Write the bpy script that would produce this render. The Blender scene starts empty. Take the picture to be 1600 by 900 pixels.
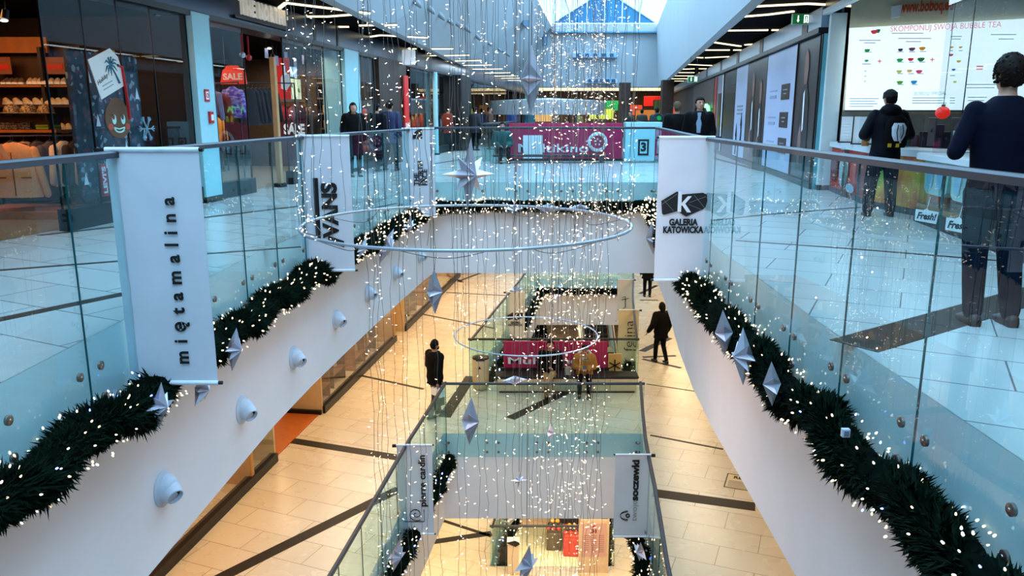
import bpy, bmesh, math, random
from mathutils import Vector, Matrix
random.seed(7)
SC = bpy.context.scene
COL = SC.collection
PI = math.pi
R = math.radians

# ------------------------------------------------------------------ camera, sky, exposure
CAM_H, PITCH, FPX = 1.45, R(12.4), 1225.0
cam_d = bpy.data.cameras.new('camera')
cam = bpy.data.objects.new('camera', cam_d)
COL.objects.link(cam)
cam.location = (0, 0, CAM_H)
cam.rotation_euler = (R(90) - PITCH, 0, 0)
cam_d.sensor_width = 36.0
cam_d.lens = FPX / 1600 * 36.0
cam_d.clip_start, cam_d.clip_end = 0.05, 300
SC.camera = cam

w = bpy.data.worlds.new('sky')
SC.world = w
w.use_nodes = True
bg = w.node_tree.nodes['Background']
bg.inputs[0].default_value = (0.43, 0.72, 1.0, 1)
bg.inputs[1].default_value = 7.0

SC.view_settings.view_transform = 'Standard'
SC.view_settings.look = 'None'
SC.view_settings.gamma = 1.0
SC.view_settings.use_curve_mapping = False
SC.view_settings.exposure = 0.0
try:
    cy = SC.cycles
    cy.use_denoising = True
    cy.max_bounces = 7
    cy.diffuse_bounces = 4
    cy.glossy_bounces = 3
    cy.transmission_bounces = 4
    cy.transparent_max_bounces = 40
    cy.sample_clamp_indirect = 6.0
    cy.caustics_reflective = False
    cy.caustics_refractive = False
except Exception:
    pass

def area(name, loc, size, power, col, rot=(0, 0, 0)):
    d = bpy.data.lights.new(name, 'AREA')
    d.shape = 'RECTANGLE'
    d.size, d.size_y = size
    d.energy = power
    d.color = col
    o = bpy.data.objects.new(name, d)
    COL.objects.link(o)
    o.location = loc
    o.rotation_euler = rot
    return o

WARM = (1.0, 0.73, 0.42)
ORANGE = (1.0, 0.42, 0.13)
SOFT = (1.0, 0.80, 0.58)
# ceiling panels of the middle floor (they hang under the upper slab)
for k, (x, y, sx, sy, p) in enumerate([(-4.0, 12.0, 1.2, 8, 165), (-3.4, 21, 1.2, 9, 200), (-1.6, 30, 2.5, 8, 240), (0.8, 21.8, 3.4, 3.0, 110),
                                       (4.6, 11.0, 1.2, 9, 105), (5.0, 20, 1.2, 8, 150), (6.6, 29, 1.2, 8, 180), (3, 39, 6, 4, 240)]):
    area('ceiling_lamp_light', (x, y, -2.25), (sx, sy), p, (1.0, .66, .34) if x < -1 else (1.0, .75, .46), (0, 0, -R(7.6)))
# ceiling panels of the floor below it
for k, (x, y, sx, sy, p) in enumerate([(-3.2, 18.0, 1.4, 12, 330), (4.6, 18.0, 1.4, 12, 300), (0.8, 17.9, 3.0, 2.4, 150), (3, 38, 8, 4, 320), (-1.5, 30, 1.5, 8, 160)]):
    area('ceiling_lamp_light', (x, y, -7.75), (sx, sy), p, WARM, (0, 0, -R(7.6)))
area('ceiling_lamp_light', (1.5, 26, -12.9), (7, 6), 1100, WARM)
# cool fill strips added under the black ceiling to brighten the upper floor
COOL = (0.66, 0.88, 1.0)
for k in range(6):
    y = 3.5 + k * 6.5
    area('corridor_fill_light', (min(-4.6 + .1 * y, -1.5) - .3, y, 3.5), (.35, 5.5), 38, COOL, (0, 0, -R(7.6)))
    area('corridor_fill_light', (4.1 + .134 * max(y - 9, 0), y, 3.5), (.35, 5.5), 38, COOL, (0, 0, -R(7.6)))
# shop lamps
area('shop_lamp_light', (-7.6, 10.9, 2.9), (2.2, 1.6), 85, ORANGE, (R(14), 0, 0))
area('shop_lamp_light', (-6.6, 16.6, 2.9), (2.0, 3.0), 80, SOFT)
area('shop_lamp_light', (-5.8, 21.0, 2.9), (2.0, 3.4), 110, SOFT)
area('shop_lamp_light', (-4.6, 30.5, 2.9), (2.0, 6.0), 190, SOFT)
area('shop_lamp_light', (7.6, 12.2, 3.4), (1.6, 2.5), 26, (0.8, 0.93, 1.0))
area('shop_lamp_light', (5.2, 68.0, 3.3), (14, 5), 260, WARM)

# ------------------------------------------------------------------ pixel -> point helpers (1600x900 frame)
_c, _s = math.cos(PITCH), math.sin(PITCH)
def ray(px, py):
    u, v = (px - 800) / FPX, (py - 450) / FPX
    return Vector((u, _c - v * _s, -_s - v * _c))
def at_z(px, py, z):
    r = ray(px, py); t = (z - CAM_H) / r.z
    return Vector((r.x * t, r.y * t, z))
def at_y(px, py, Y):
    r = ray(px, py); t = Y / r.y
    return Vector((r.x * t, Y, CAM_H + r.z * t))
def at_plane(px, py, p0, n):
    r = ray(px, py); o = Vector((0, 0, CAM_H)); n = Vector(n)
    t = (Vector(p0) - o).dot(n) / r.dot(n)
    return o + r * t

# ------------------------------------------------------------------ materials
def lin(c):
    return tuple(((x / 12.92) if x <= 0.04045 else ((x + 0.055) / 1.055) ** 2.4) for x in c)
def rgb(h):
    h = h.lstrip('#')
    return lin(tuple(int(h[i:i + 2], 16) / 255 for i in (0, 2, 4)))
MATS = {}
def mat(name, col, rough=0.5, metal=0.0, emit=None, es=1.0, var=0.0, scale=8.0, bump=0.0, spec=0.5):
    """Principled with a soft procedural variation of the colour."""
    if name in MATS: return MATS[name]
    if isinstance(col, str): col = rgb(col)
    m = bpy.data.materials.new(name); m.use_nodes = True
    nt = m.node_tree; b = nt.nodes['Principled BSDF']
    b.inputs['Base Color'].default_value = (*col, 1)
    b.inputs['Roughness'].default_value = rough
    b.inputs['Metallic'].default_value = metal
    b.inputs['Specular IOR Level'].default_value = spec
    if var or bump:
        tc = nt.nodes.new('ShaderNodeTexCoord')
        nz = nt.nodes.new('ShaderNodeTexNoise'); nz.inputs['Scale'].default_value = scale
        nz.inputs['Detail'].default_value = 4
        nt.links.new(tc.outputs['Object'], nz.inputs['Vector'])
        if var:
            rp = nt.nodes.new('ShaderNodeValToRGB')
            rp.color_ramp.elements[0].position = 0.3; rp.color_ramp.elements[1].position = 0.7
            rp.color_ramp.elements[0].color = (*[max(0, x * (1 - var)) for x in col], 1)
            rp.color_ramp.elements[1].color = (*[min(1, x * (1 + var)) for x in col], 1)
            nt.links.new(nz.outputs['Fac'], rp.inputs['Fac'])
            nt.links.new(rp.outputs['Color'], b.inputs['Base Color'])
        if bump:
            bp = nt.nodes.new('ShaderNodeBump'); bp.inputs['Strength'].default_value = bump
            nt.links.new(nz.outputs['Fac'], bp.inputs['Height'])
            nt.links.new(bp.outputs['Normal'], b.inputs['Normal'])
    if emit is not None:
        if isinstance(emit, str): emit = rgb(emit)
        b.inputs['Emission Color'].default_value = (*emit, 1)
        b.inputs['Emission Strength'].default_value = es
    MATS[name] = m
    return m
def lamp(name, col, es, sample=False):
    if name in MATS: return MATS[name]
    m = mat(name, (0.8, 0.8, 0.8), 0.5, emit=col, es=es)
    if not sample:
        try: m.cycles.emission_sampling = 'NONE'
        except Exception: pass
    return m
def glass(name, tint, refl=1.0, rough=0.0, ior=1.5):
    if name in MATS: return MATS[name]
    m = bpy.data.materials.new(name); m.use_nodes = True
    nt = m.node_tree; nt.nodes.clear()
    out = nt.nodes.new('ShaderNodeOutputMaterial')
    mx = nt.nodes.new('ShaderNodeMixShader')
    tr = nt.nodes.new('ShaderNodeBsdfTransparent'); tr.inputs[0].default_value = (*tint, 1)
    gl = nt.nodes.new('ShaderNodeBsdfGlossy'); gl.inputs['Roughness'].default_value = rough
    gl.inputs[0].default_value = (refl, refl, refl, 1)
    fr = nt.nodes.new('ShaderNodeFresnel'); fr.inputs['IOR'].default_value = ior
    ge = nt.nodes.new('ShaderNodeNewGeometry'); sb = nt.nodes.new('ShaderNodeMath'); sb.operation = 'SUBTRACT'; sb.inputs[0].default_value = 1.0
    mu = nt.nodes.new('ShaderNodeMath'); mu.operation = 'MULTIPLY'      # one reflection per pane: only at the face the light enters by
    nt.links.new(ge.outputs['Backfacing'], sb.inputs[1]); nt.links.new(fr.outputs[0], mu.inputs[0]); nt.links.new(sb.outputs[0], mu.inputs[1])
    nt.links.new(mu.outputs[0], mx.inputs[0]); nt.links.new(tr.outputs[0], mx.inputs[1]); nt.links.new(gl.outputs[0], mx.inputs[2])
    nt.links.new(mx.outputs[0], out.inputs[0])
    MATS[name] = m
    return m
def ramp_mat(name, cols, scale, rough=0.5, tex='noise', metal=0.0, stretch=(1, 1, 1)):
    """Procedural pattern: noise or voronoi through a stepped colour ramp."""
    if name in MATS: return MATS[name]
    m = bpy.data.materials.new(name); m.use_nodes = True
    nt = m.node_tree; b = nt.nodes['Principled BSDF']
    b.inputs['Roughness'].default_value = rough; b.inputs['Metallic'].default_value = metal
    tc = nt.nodes.new('ShaderNodeTexCoord'); mp = nt.nodes.new('ShaderNodeMapping'); mp.inputs['Scale'].default_value = stretch
    nt.links.new(tc.outputs['Object'], mp.inputs[0])
    if tex == 'noise':
        t = nt.nodes.new('ShaderNodeTexNoise'); t.inputs['Scale'].default_value = scale; t.inputs['Detail'].default_value = 5; o = t.outputs['Fac']
    else:
        t = nt.nodes.new('ShaderNodeTexVoronoi'); t.inputs['Scale'].default_value = scale; o = t.outputs['Color']
    nt.links.new(mp.outputs[0], t.inputs['Vector'])
    rp = nt.nodes.new('ShaderNodeValToRGB'); rp.color_ramp.interpolation = 'LINEAR' if tex == 'noise' else 'CONSTANT'
    el = rp.color_ramp.elements
    while len(el) < len(cols): el.new(0.5)
    for e, (p, c) in zip(el, cols):
        e.position = p; e.color = (*(rgb(c) if isinstance(c, str) else c), 1)
    nt.links.new(o, rp.inputs[0]); nt.links.new(rp.outputs[0], b.inputs['Base Color'])
    MATS[name] = m
    return m
def tile_mat(name, c1, c2, mortar, ang, tw=1.2, th=0.6, rough=0.22):
    m = bpy.data.materials.new(name); m.use_nodes = True
    nt = m.node_tree; b = nt.nodes['Principled BSDF']
    tc = nt.nodes.new('ShaderNodeTexCoord'); mp = nt.nodes.new('ShaderNodeMapping')
    mp.inputs['Rotation'].default_value = (0, 0, ang)
    br = nt.nodes.new('ShaderNodeTexBrick')
    br.inputs['Scale'].default_value = 1.0; br.inputs['Brick Width'].default_value = tw; br.inputs['Row Height'].default_value = th
    br.inputs['Mortar Size'].default_value = 0.006; br.inputs['Mortar Smooth'].default_value = 0.1
    br.inputs['Color1'].default_value = (*rgb(c1), 1); br.inputs['Color2'].default_value = (*rgb(c2), 1); br.inputs['Mortar'].default_value = (*rgb(mortar), 1)
    br.offset = 0.5
    nt.links.new(tc.outputs['Object'], mp.inputs[0]); nt.links.new(mp.outputs[0], br.inputs['Vector'])
    nz = nt.nodes.new('ShaderNodeTexNoise'); nz.inputs['Scale'].default_value = 1.3; nz.inputs['Detail'].default_value = 6
    nt.links.new(tc.outputs['Object'], nz.inputs['Vector'])
    mxr = nt.nodes.new('ShaderNodeMapRange'); mxr.inputs[3].default_value = rough * 0.7; mxr.inputs[4].default_value = rough * 1.4
    nt.links.new(nz.outputs['Fac'], mxr.inputs[0]); nt.links.new(mxr.outputs[0], b.inputs['Roughness'])
    nt.links.new(br.outputs['Color'], b.inputs['Base Color'])
    MATS[name] = m
    return m

# ------------------------------------------------------------------ mesh building
class MB:
    def __init__(s): s.v = []; s.f = []
    def add(s, vs, fs):
        n = len(s.v); s.v += [tuple(v) for v in vs]; s.f += [tuple(i + n for i in f) for f in fs]
        return s
    def box(s, c, d, rz=0.0, M=None):
        x, y, z = d[0] / 2, d[1] / 2, d[2] / 2
        vs = [Vector(p) for p in ((-x, -y, -z), (x, -y, -z), (x, y, -z), (-x, y, -z), (-x, -y, z), (x, -y, z), (x, y, z), (-x, y, z))]
        m = M if M is not None else Matrix.Rotation(rz, 3, 'Z')
        c = Vector(c)
        return s.add([m @ v + c for v in vs], [(0, 3, 2, 1), (4, 5, 6, 7), (0, 1, 5, 4), (1, 2, 6, 5), (2, 3, 7, 6), (3, 0, 4, 7)])
    def poly(s, pts): return s.add(pts, [tuple(range(len(pts)))])
    def loft(s, rings, cap=True, closed=False):
        n = len(rings[0]); vs = [p for r in rings for p in r]; fs = []
        m = len(rings)
        for i in range(m if closed else m - 1):
            a, b = i * n, ((i + 1) % m) * n
            for k in range(n):
                k2 = (k + 1) % n
                fs.append((a + k, a + k2, b + k2, b + k))
        if cap and not closed:
            fs.append(tuple(reversed(range(n)))); fs.append(tuple((m - 1) * n + k for k in range(n)))
        return s.add(vs, fs)
    def tube(s, pts, r, n=6, closed=False, flat=1.0):
        pts = [Vector(p) for p in pts]; rings = []; m = len(pts)
        for i, p in enumerate(pts):
            a = pts[(i - 1) % m] if (closed or i) else p
            b = pts[(i + 1) % m] if (closed or i < m - 1) else p
            t = (b - a)
            t = t.normalized() if t.length > 1e-9 else Vector((0, 0, 1))
            up = Vector((0, 0, 1)) if abs(t.z) < 0.9 else Vector((0, 1, 0))
            x = t.cross(up).normalized(); y = x.cross(t).normalized()
            rr = r[i] if isinstance(r, (list, tuple)) else r
            rings.append([p + x * (rr * math.cos(2 * PI * (k + .5) / n)) + y * (rr * flat * math.sin(2 * PI * (k + .5) / n)) for k in range(n)])
        return s.loft(rings, True, closed)
    def cyl(s, p, q, r1, r2=None, n=16):
        return s.tube([p, q], [r1, r1 if r2 is None else r2], n)
    def sph(s, c, r, nu=12, nv=8, M=None):
        if not isinstance(r, (tuple, list)): r = (r, r, r)
        c = Vector(c); vs = []; fs = []
        for j in range(1, nv):
            th = PI * j / nv
            for i in range(nu):
                ph = 2 * PI * i / nu
                v = Vector((r[0] * math.sin(th) * math.cos(ph), r[1] * math.sin(th) * math.sin(ph), r[2] * math.cos(th)))
                vs.append((M @ v if M is not None else v) + c)
        for v in (Vector((0, 0, r[2])), Vector((0, 0, -r[2]))): vs.append((M @ v if M is not None else v) + c)
        t, b = len(vs) - 2, len(vs) - 1
        for j in range(nv - 2):
            for i in range(nu):
                a, i2 = j * nu, (i + 1) % nu
                fs.append((a + i, a + nu + i, a + nu + i2, a + i2))
        for i in range(nu):
            i2 = (i + 1) % nu
            fs.append((t, i, i2)); fs.append((b, (nv - 2) * nu + i2, (nv - 2) * nu + i))
        return s.add(vs, fs)
    def cap(s, p, q, r1, r2, n=10):
        """tapered limb with round ends"""
        p, q = Vector(p), Vector(q); t = (q - p)
        L = t.length; t = t.normalized() if L > 1e-6 else Vector((0, 0, 1))
        up = Vector((0, 0, 1)) if abs(t.z) < 0.9 else Vector((0, 1, 0))
        x = t.cross(up).normalized(); y = x.cross(t).normalized(); rings = []
        for a in (-80, -45, 0):
            c, h = math.cos(R(a)) * r1, math.sin(R(a)) * r1
            rings.append([p + t * h + (x * math.cos(2 * PI * k / n) + y * math.sin(2 * PI * k / n)) * c for k in range(n)])
        for a in (0, 45, 80):
            c, h = math.cos(R(a)) * r2, math.sin(R(a)) * r2
            rings.append([q + t * h + (x * math.cos(2 * PI * k / n) + y * math.sin(2 * PI * k / n)) * c for k in range(n)])
        return s.loft(rings)
    def rings(s, spec, n=14):
        """loft of horizontal ellipses: (cx, cy, z, rx, ry)"""
        return s.loft([[(cx + rx * math.cos(2 * PI * k / n), cy + ry * math.sin(2 * PI * k / n), z) for k in range(n)] for cx, cy, z, rx, ry in spec])
    def prism(s, poly, M, d):
        """outline in the local xy of M, thickened by d along local z"""
        n = len(poly)
        vs = [M @ Vector((x, y, 0)) for x, y in poly] + [M @ Vector((x, y, d)) for x, y in poly]
        fs = [tuple(reversed(range(n))), tuple(range(n, 2 * n))] + [(i, (i + 1) % n, n + (i + 1) % n, n + i) for i in range(n)]
        return s.add(vs, fs)
    def build(s, name, m, parent=None, smooth=False, W=False, bevel=0.0, kind=None):
        vs = s.v
        if W and parent is not None:
            inv = parent.matrix_basis.inverted()
            vs = [inv @ Vector(v) for v in vs]
        me = bpy.data.meshes.new(name); me.from_pydata(vs, [], s.f); me.update()
        if m is not None: me.materials.append(m)
        if smooth:
            me.polygons.foreach_set('use_smooth', [True] * len(me.polygons))
            try: me.set_sharp_from_angle(angle=R(smooth if smooth is not True else 40))
            except Exception: pass
        o = bpy.data.objects.new(name, me); COL.objects.link(o)
        if parent is not None: o.parent = parent
        if bevel:
            b = o.modifiers.new('bevel', 'BEVEL'); b.width = bevel; b.segments = 2; b.limit_method = 'ANGLE'
        if kind: o['kind'] = kind
        return o
def box(name, c, d, m, parent=None, rz=0.0, bevel=0.0, W=False, kind=None):
    return MB().box(c, d, rz).build(name, m, parent, W=W, bevel=bevel, kind=kind)
def tag(o, label, cat, group=None):
    o['label'] = label; o['category'] = cat
    if group: o['group'] = group
    return o
def thing(name, label, cat, loc=(0, 0, 0), rz=0.0, group=None):
    o = bpy.data.objects.new(name, None); COL.objects.link(o)
    o.empty_display_size = 0.1
    o.matrix_basis = Matrix.Translation(Vector(loc)) @ Matrix.Rotation(rz, 4, 'Z')
    return tag(o, label, cat, group)
def struct(o): o['kind'] = 'structure'; return o
def share(src, name, parent, M):
    """another object on the same mesh"""
    o = bpy.data.objects.new(name, src.data if hasattr(src, 'data') else src); COL.objects.link(o)
    o.parent = parent; o.matrix_basis = M
    return o
def FR(origin, right, up):
    """frame with local x = right, y = up, z towards the reader"""
    r, u = Vector(right).normalized(), Vector(up).normalized(); n = r.cross(u)
    M = Matrix((r, u, n)).transposed().to_4x4(); M.translation = Vector(origin)
    return M
def text(body, M, size, m, parent, name='lettering', bold=0.0, ext=0.0015, align='CENTER', valign='CENTER', sp=1.0, sx=1.0, W=False, line=1.0, shear=0.0):
    c = bpy.data.curves.new(name, 'FONT'); c.body = body; c.size = size; c.extrude = ext; c.offset = bold
    c.align_x = align; c.align_y = valign; c.space_character = sp; c.resolution_u = 3; c.shear = shear; c.space_line = line
    c.materials.append(m)
    o = bpy.data.objects.new(name, c); COL.objects.link(o)
    if W and parent is not None: M = parent.matrix_basis.inverted() @ M
    if parent is not None: o.parent = parent
    o.matrix_basis = M @ Matrix.Diagonal((sx, 1, 1, 1))
    return o
XR, ZU, YB = (1, 0, 0), (0, 0, 1), (0, 1, 0)
def lerp(a, b, t): return a + (b - a) * t
def interp(xs, ys, x):
    if x <= xs[0]: return ys[0] + (ys[1] - ys[0]) / (xs[1] - xs[0]) * (x - xs[0])
    for i in range(len(xs) - 1):
        if x <= xs[i + 1]: return lerp(ys[i], ys[i + 1], (x - xs[i]) / (xs[i + 1] - xs[i]))
    return ys[-1] + (ys[-1] - ys[-2]) / (xs[-1] - xs[-2]) * (x - xs[-1])

# ------------------------------------------------------------------ shared materials
WHITE = mat('white_paint', '#eeebed', 0.55, var=0.03, scale=1.5)
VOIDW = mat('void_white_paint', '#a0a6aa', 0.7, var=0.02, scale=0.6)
BLACKC = mat('black_ceiling', '#070708', 0.9, var=0.2, spec=0.02)
DARK = mat('dark_panel', '#17161a', 0.5, var=0.2)
BLACK = mat('black_plastic', '#0d0d0f', 0.4, var=0.15)
RAIL = mat('brushed_steel', '#3d434c', 0.45, 0.5, var=0.06, scale=30)
RINGM = mat('silver_hoop', '#a3adb8', 0.4, 0.4, var=0.04)
STEEL = mat('fixing_steel', '#8a7f78', 0.3, 0.9, var=0.1)
FLOOR = tile_mat('floor_tiles', '#c6c1c0', '#bfbab8', '#625f66', R(27))
FLOORW = tile_mat('floor_tiles_warm_lit', '#d2c5b0', '#cbbda6', '#8a7758', R(22), rough=0.26)  # same tile, with the lamps' warm light put into its colour
INLAY = mat('dark_inlay_stone', '#241f1a', 0.5, var=0.15, scale=14, spec=0.2)
GL_B = glass('balustrade_glass', (0.83, 0.955, 0.965), 1.0, ior=1.5)
GL_W = glass('shop_glass', (0.93, 0.97, 0.98), 0.8)
GL_S = glass('skylight_glass', (0.90, 0.96, 0.98), 0.6)
CLOTH = mat('banner_cloth', '#d3d6df', 0.8, var=0.03, scale=3, bump=0.04)
INK = mat('black_ink', '#0a0a0d', 0.6, var=0.1)
SILVER = mat('silver_star_card', '#b9b6c2', 0.34, 0.55, var=0.06, scale=12)
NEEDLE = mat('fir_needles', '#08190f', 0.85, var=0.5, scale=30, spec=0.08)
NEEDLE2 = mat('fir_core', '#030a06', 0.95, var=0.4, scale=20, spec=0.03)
BULB = lamp('warm_white_bulb', (1.0, 0.74, 0.42), 2.6)
BULBC = lamp('cool_white_bulb', (0.85, 0.92, 1.0), 3.0)
BULBB = lamp('blue_bulb', (0.12, 0.2, 1.0), 9.0)
WIRE = mat('light_string_wire', '#57524e', 0.6, var=0.1)
LED = lamp('led_strip', (1.0, 0.82, 0.45), 2.4, True)
PINK = mat('magenta_panel', '#b3124f', 0.45, var=0.04)
TEALC = mat('pale_teal_column', '#9fd3dc', 0.4, var=0.03)
WOOD = mat('oak_board', '#8a5a33', 0.5, var=0.25, scale=6)
WOODD = mat('dark_walnut', '#3b2317', 0.5, var=0.25, scale=5)
REDS = mat('sale_red', '#c01a1c', 0.45, var=0.05)
PAPER = mat('white_paper', '#e8ebee', 0.6, var=0.02)
CREAM = mat('cream_wall', '#d6cbb4', 0.6, var=0.05)
GREENS = mat('exit_green', '#06361c', 0.5, emit='#0c7a40', es=0.45)
WHITEL = lamp('sign_white_light', (0.95, 0.98, 1.0), 1.3)
# ================================================================== SETTING
AL = math.atan(0.134)                      # the shop fronts run a little to the right of the view
RZ = -AL
def slx(Y): return -7.067 + 0.134 * Y      # left shop front
def srx(Y): return 3.91 + 0.134 * Y        # right shop front
UDIR = Vector((math.sin(AL), math.cos(AL), 0))
# (floor height, openings): an opening = stations along Y with its left and right edge
O1U = ([0.5, 3, 5.5, 8.5, 9.8, 11.5, 13, 15, 16.6, 17.5], [-2.87, -2.85, -2.83, -2.75, -2.66, -2.5, -2.34, -2.12, -1.93, -1.78], [2.2, 2.2, 2.21, 2.30, 2.38, 2.55, 2.74, 2.98, 3.14, 3.22])
O2U = ([25.8, 40.0], [-1.0, 0.4], [4.6, 6.2])
O1M = ([2, 8.84, 11, 13, 14.6, 16.2], [-3.2, -2.37, -2.14, -1.93, -1.72, -1.52], [1.6, 2.05, 2.28, 2.45, 2.65, 2.87])
O2M = ([19.5, 22.6, 24.55, 27, 33], [-1.14, -0.6, -0.25, 0.2, 1.1], [3.3, 3.7, 3.95, 4.35, 5.2])
O3 = ([19.65, 27], [-0.62, 0.3], [2.85, 3.8])
LEVELS = [('upper', 0.0, [O1U, O2U]), ('middle', -5.4, [O1M, O2M]), ('lower', -10.8, [O3])]
XL, XRR, Y0, Y1, SLAB = -15.0, 18.0, -9.0, 72.0, 2.05

def plan(ops):
    """quads (x0,y0,x1,y1..) of a floor with its openings left out"""
    out = []; y = Y0
    for Ys, L, Rr in ops:
        out.append([(XL, y), (XRR, y), (XRR, Ys[0]), (XL, Ys[0])])
        for i in range(len(Ys) - 1):
            out.append([(XL, Ys[i]), (L[i], Ys[i]), (L[i + 1], Ys[i + 1]), (XL, Ys[i + 1])])
            out.append([(Rr[i], Ys[i]), (XRR, Ys[i]), (XRR, Ys[i + 1]), (Rr[i + 1], Ys[i + 1])])
        y = Ys[-1]
    out.append([(XL, y), (XRR, y), (XRR, Y1), (XL, Y1)])
    return out
SOFF = mat('soffit_paint', '#d8cdbc', 0.7, var=0.03)
for nm, z, ops in LEVELS:
    m = MB(); c = MB()
    for q in plan(ops):
        m.poly([(x, y, z) for x, y in q]); c.poly([(x, y, z - SLAB) for x, y in reversed(q)])
    struct(m.build('floor_' + nm, FLOOR if z == 0 else FLOORW)); struct(c.build('ceiling_below_' + nm, SOFF))
    for k, (Ys, L, Rr) in enumerate(ops):
        for side, X in (('left', L), ('right', Rr)):
            b = MB(); t = 0.12 if side == 'right' else -0.12
            b.loft([[(X[i], Ys[i], z - .004), (X[i], Ys[i], z - SLAB), (X[i] + t, Ys[i], z - SLAB), (X[i] + t, Ys[i], z - .004)] for i in range(len(Ys))])
            struct(b.build('wall_%s_edge' % side, WHITE, smooth=20))
        for side, i, t in (('near', 0, -0.12), ('far', -1, 0.12)):
            struct(box('wall_%s_edge' % side, ((L[i] + Rr[i]) / 2, Ys[i] + t / 2, z - SLAB / 2 - .002), (Rr[i] - L[i], 0.12, SLAB - .004), WHITE))
struct(MB().poly([(XL, Y0, -16.2), (XRR, Y0, -16.2), (XRR, Y1, -16.2), (XL, Y1, -16.2)]).build('floor_basement', FLOORW))
for nm, a, b in (('left', (XL, Y0), (XL, Y1)), ('right', (XRR, Y1), (XRR, Y0)), ('front', (XRR, Y0), (XL, Y0)), ('back', (XL, Y1), (XRR, Y1))):
    m = MB()
    for z0, z1 in ((-16.2, -12.86), (-10.8, -7.46), (-5.4, -2.06), (0, 3.66)):
        m.poly([(a[0], a[1], z0), (b[0], b[1], z0), (b[0], b[1], z1), (a[0], a[1], z1)])
    struct(m.build('wall_' + nm, mat('outer_wall', '#5a4a3c', 0.7, var=0.1)))

# --- the tall white skylight well over the atrium
ZC, ZT = 3.62, 8.0
VY = [-9, 2, 6, 10, 20, 35, 50, 62]
def vbl(y): return -3.7 + (y - 10) * 3.2 / 52
def vbr(y): return max(3.3, 3.7 + (y - 10) * 7.5 / 52)
def vtl(y): return -2.6 + (y - 10) * 5.6 / 52
def vtr(y): return max(3.4, 3.8 + (y - 10) * 7.1 / 52)
cm = MB()
for i in range(len(VY) - 1):
    a, b = VY[i], VY[i + 1]
    cm.poly([(XL, b, ZC), (vbl(b), b, ZC), (vbl(a), a, ZC), (XL, a, ZC)])
    cm.poly([(vbr(b), b, ZC), (XRR, b, ZC), (XRR, a, ZC), (vbr(a), a, ZC)])
cm.poly([(XL, Y1, ZC), (XRR, Y1, ZC), (XRR, 62, ZC), (XL, 62, ZC)])
struct(cm.build('ceiling_upper', BLACKC))
for nm, fb, ft, t in (('left', vbl, vtl, -0.25), ('right', vbr, vtr, 0.25)):
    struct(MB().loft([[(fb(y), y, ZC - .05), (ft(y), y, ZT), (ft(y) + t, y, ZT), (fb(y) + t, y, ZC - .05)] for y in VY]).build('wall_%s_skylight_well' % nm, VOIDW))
bw = MB().add([(vbl(62), 62, ZC - .05), (vbr(62), 62, ZC - .05), (vtr(62), 62, ZT), (vtl(62), 62, ZT)], [(0, 1, 2, 3)])
bw.box(((vtl(62) + vtr(62)) / 2, 61.8, ZT - 0.1), (vtr(62) - vtl(62), 0.5, 0.55))
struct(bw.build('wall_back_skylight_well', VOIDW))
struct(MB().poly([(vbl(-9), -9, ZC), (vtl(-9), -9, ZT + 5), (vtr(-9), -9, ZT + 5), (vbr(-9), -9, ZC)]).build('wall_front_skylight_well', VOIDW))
struct(box('trim_1', ((vtl(62) + vtr(62)) / 2, 61.5, ZT - 0.42), (vtr(62) - vtl(62), 0.12, 0.10), mat('blue_grey_trim', '#4f8fb0', .5)))
# skylight: arched glazing with white ribs
def arch(y, n=12):
    a, b = vtl(y), vtr(y); c, h = (a + b) / 2, (b - a) * 0.30
    return [(lerp(a, b, k / n), y, ZT + .25 + h * (1 - abs(2 * k / n - 1))) for k in range(n + 1)]
sk = struct(MB().add([], []).build('window_1', None))
RIBW = mat('white_rib', '#dfe9ee', 0.4, var=0.02)
g = MB(); yy = [-9 + 71 * k / 24 for k in range(25)]
A = [arch(y) for y in yy]; vs = [p for r in A for p in r]
g.add(vs, [(i * 13 + k, i * 13 + k + 1, (i + 1) * 13 + k + 1, (i + 1) * 13 + k) for i in range(24) for k in range(12)]).build('glass_pane', GL_S, sk)
rb = MB()
y = -9.0
while y <= 62.01:
    rb.tube(arch(y), 0.07 if y > 38 else 0.05, 4); y += 0.7 if y > 38 else 2.0
for k in (2, 4, 6, 8, 10): rb.tube([arch(y)[k] for y in yy], 0.05, 4)
rb.build('rib', RIBW, sk)
gb = MB(); a = arch(61.9); gb.poly(a); gb.build('gable_glass', mat('blue_gable_glass', '#1f6f98', 0.25, var=0.1), sk)
gr = MB()
for k in (2, 4, 6, 8, 10): gr.tube([(a[k][0], 61.8, ZT), (a[k][0], 61.8, a[k][2])], 0.05, 4)
gr.tube([(p[0], 61.8, p[2]) for p in a], 0.08, 5)
gr.build('mullion', RIBW, sk)
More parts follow.
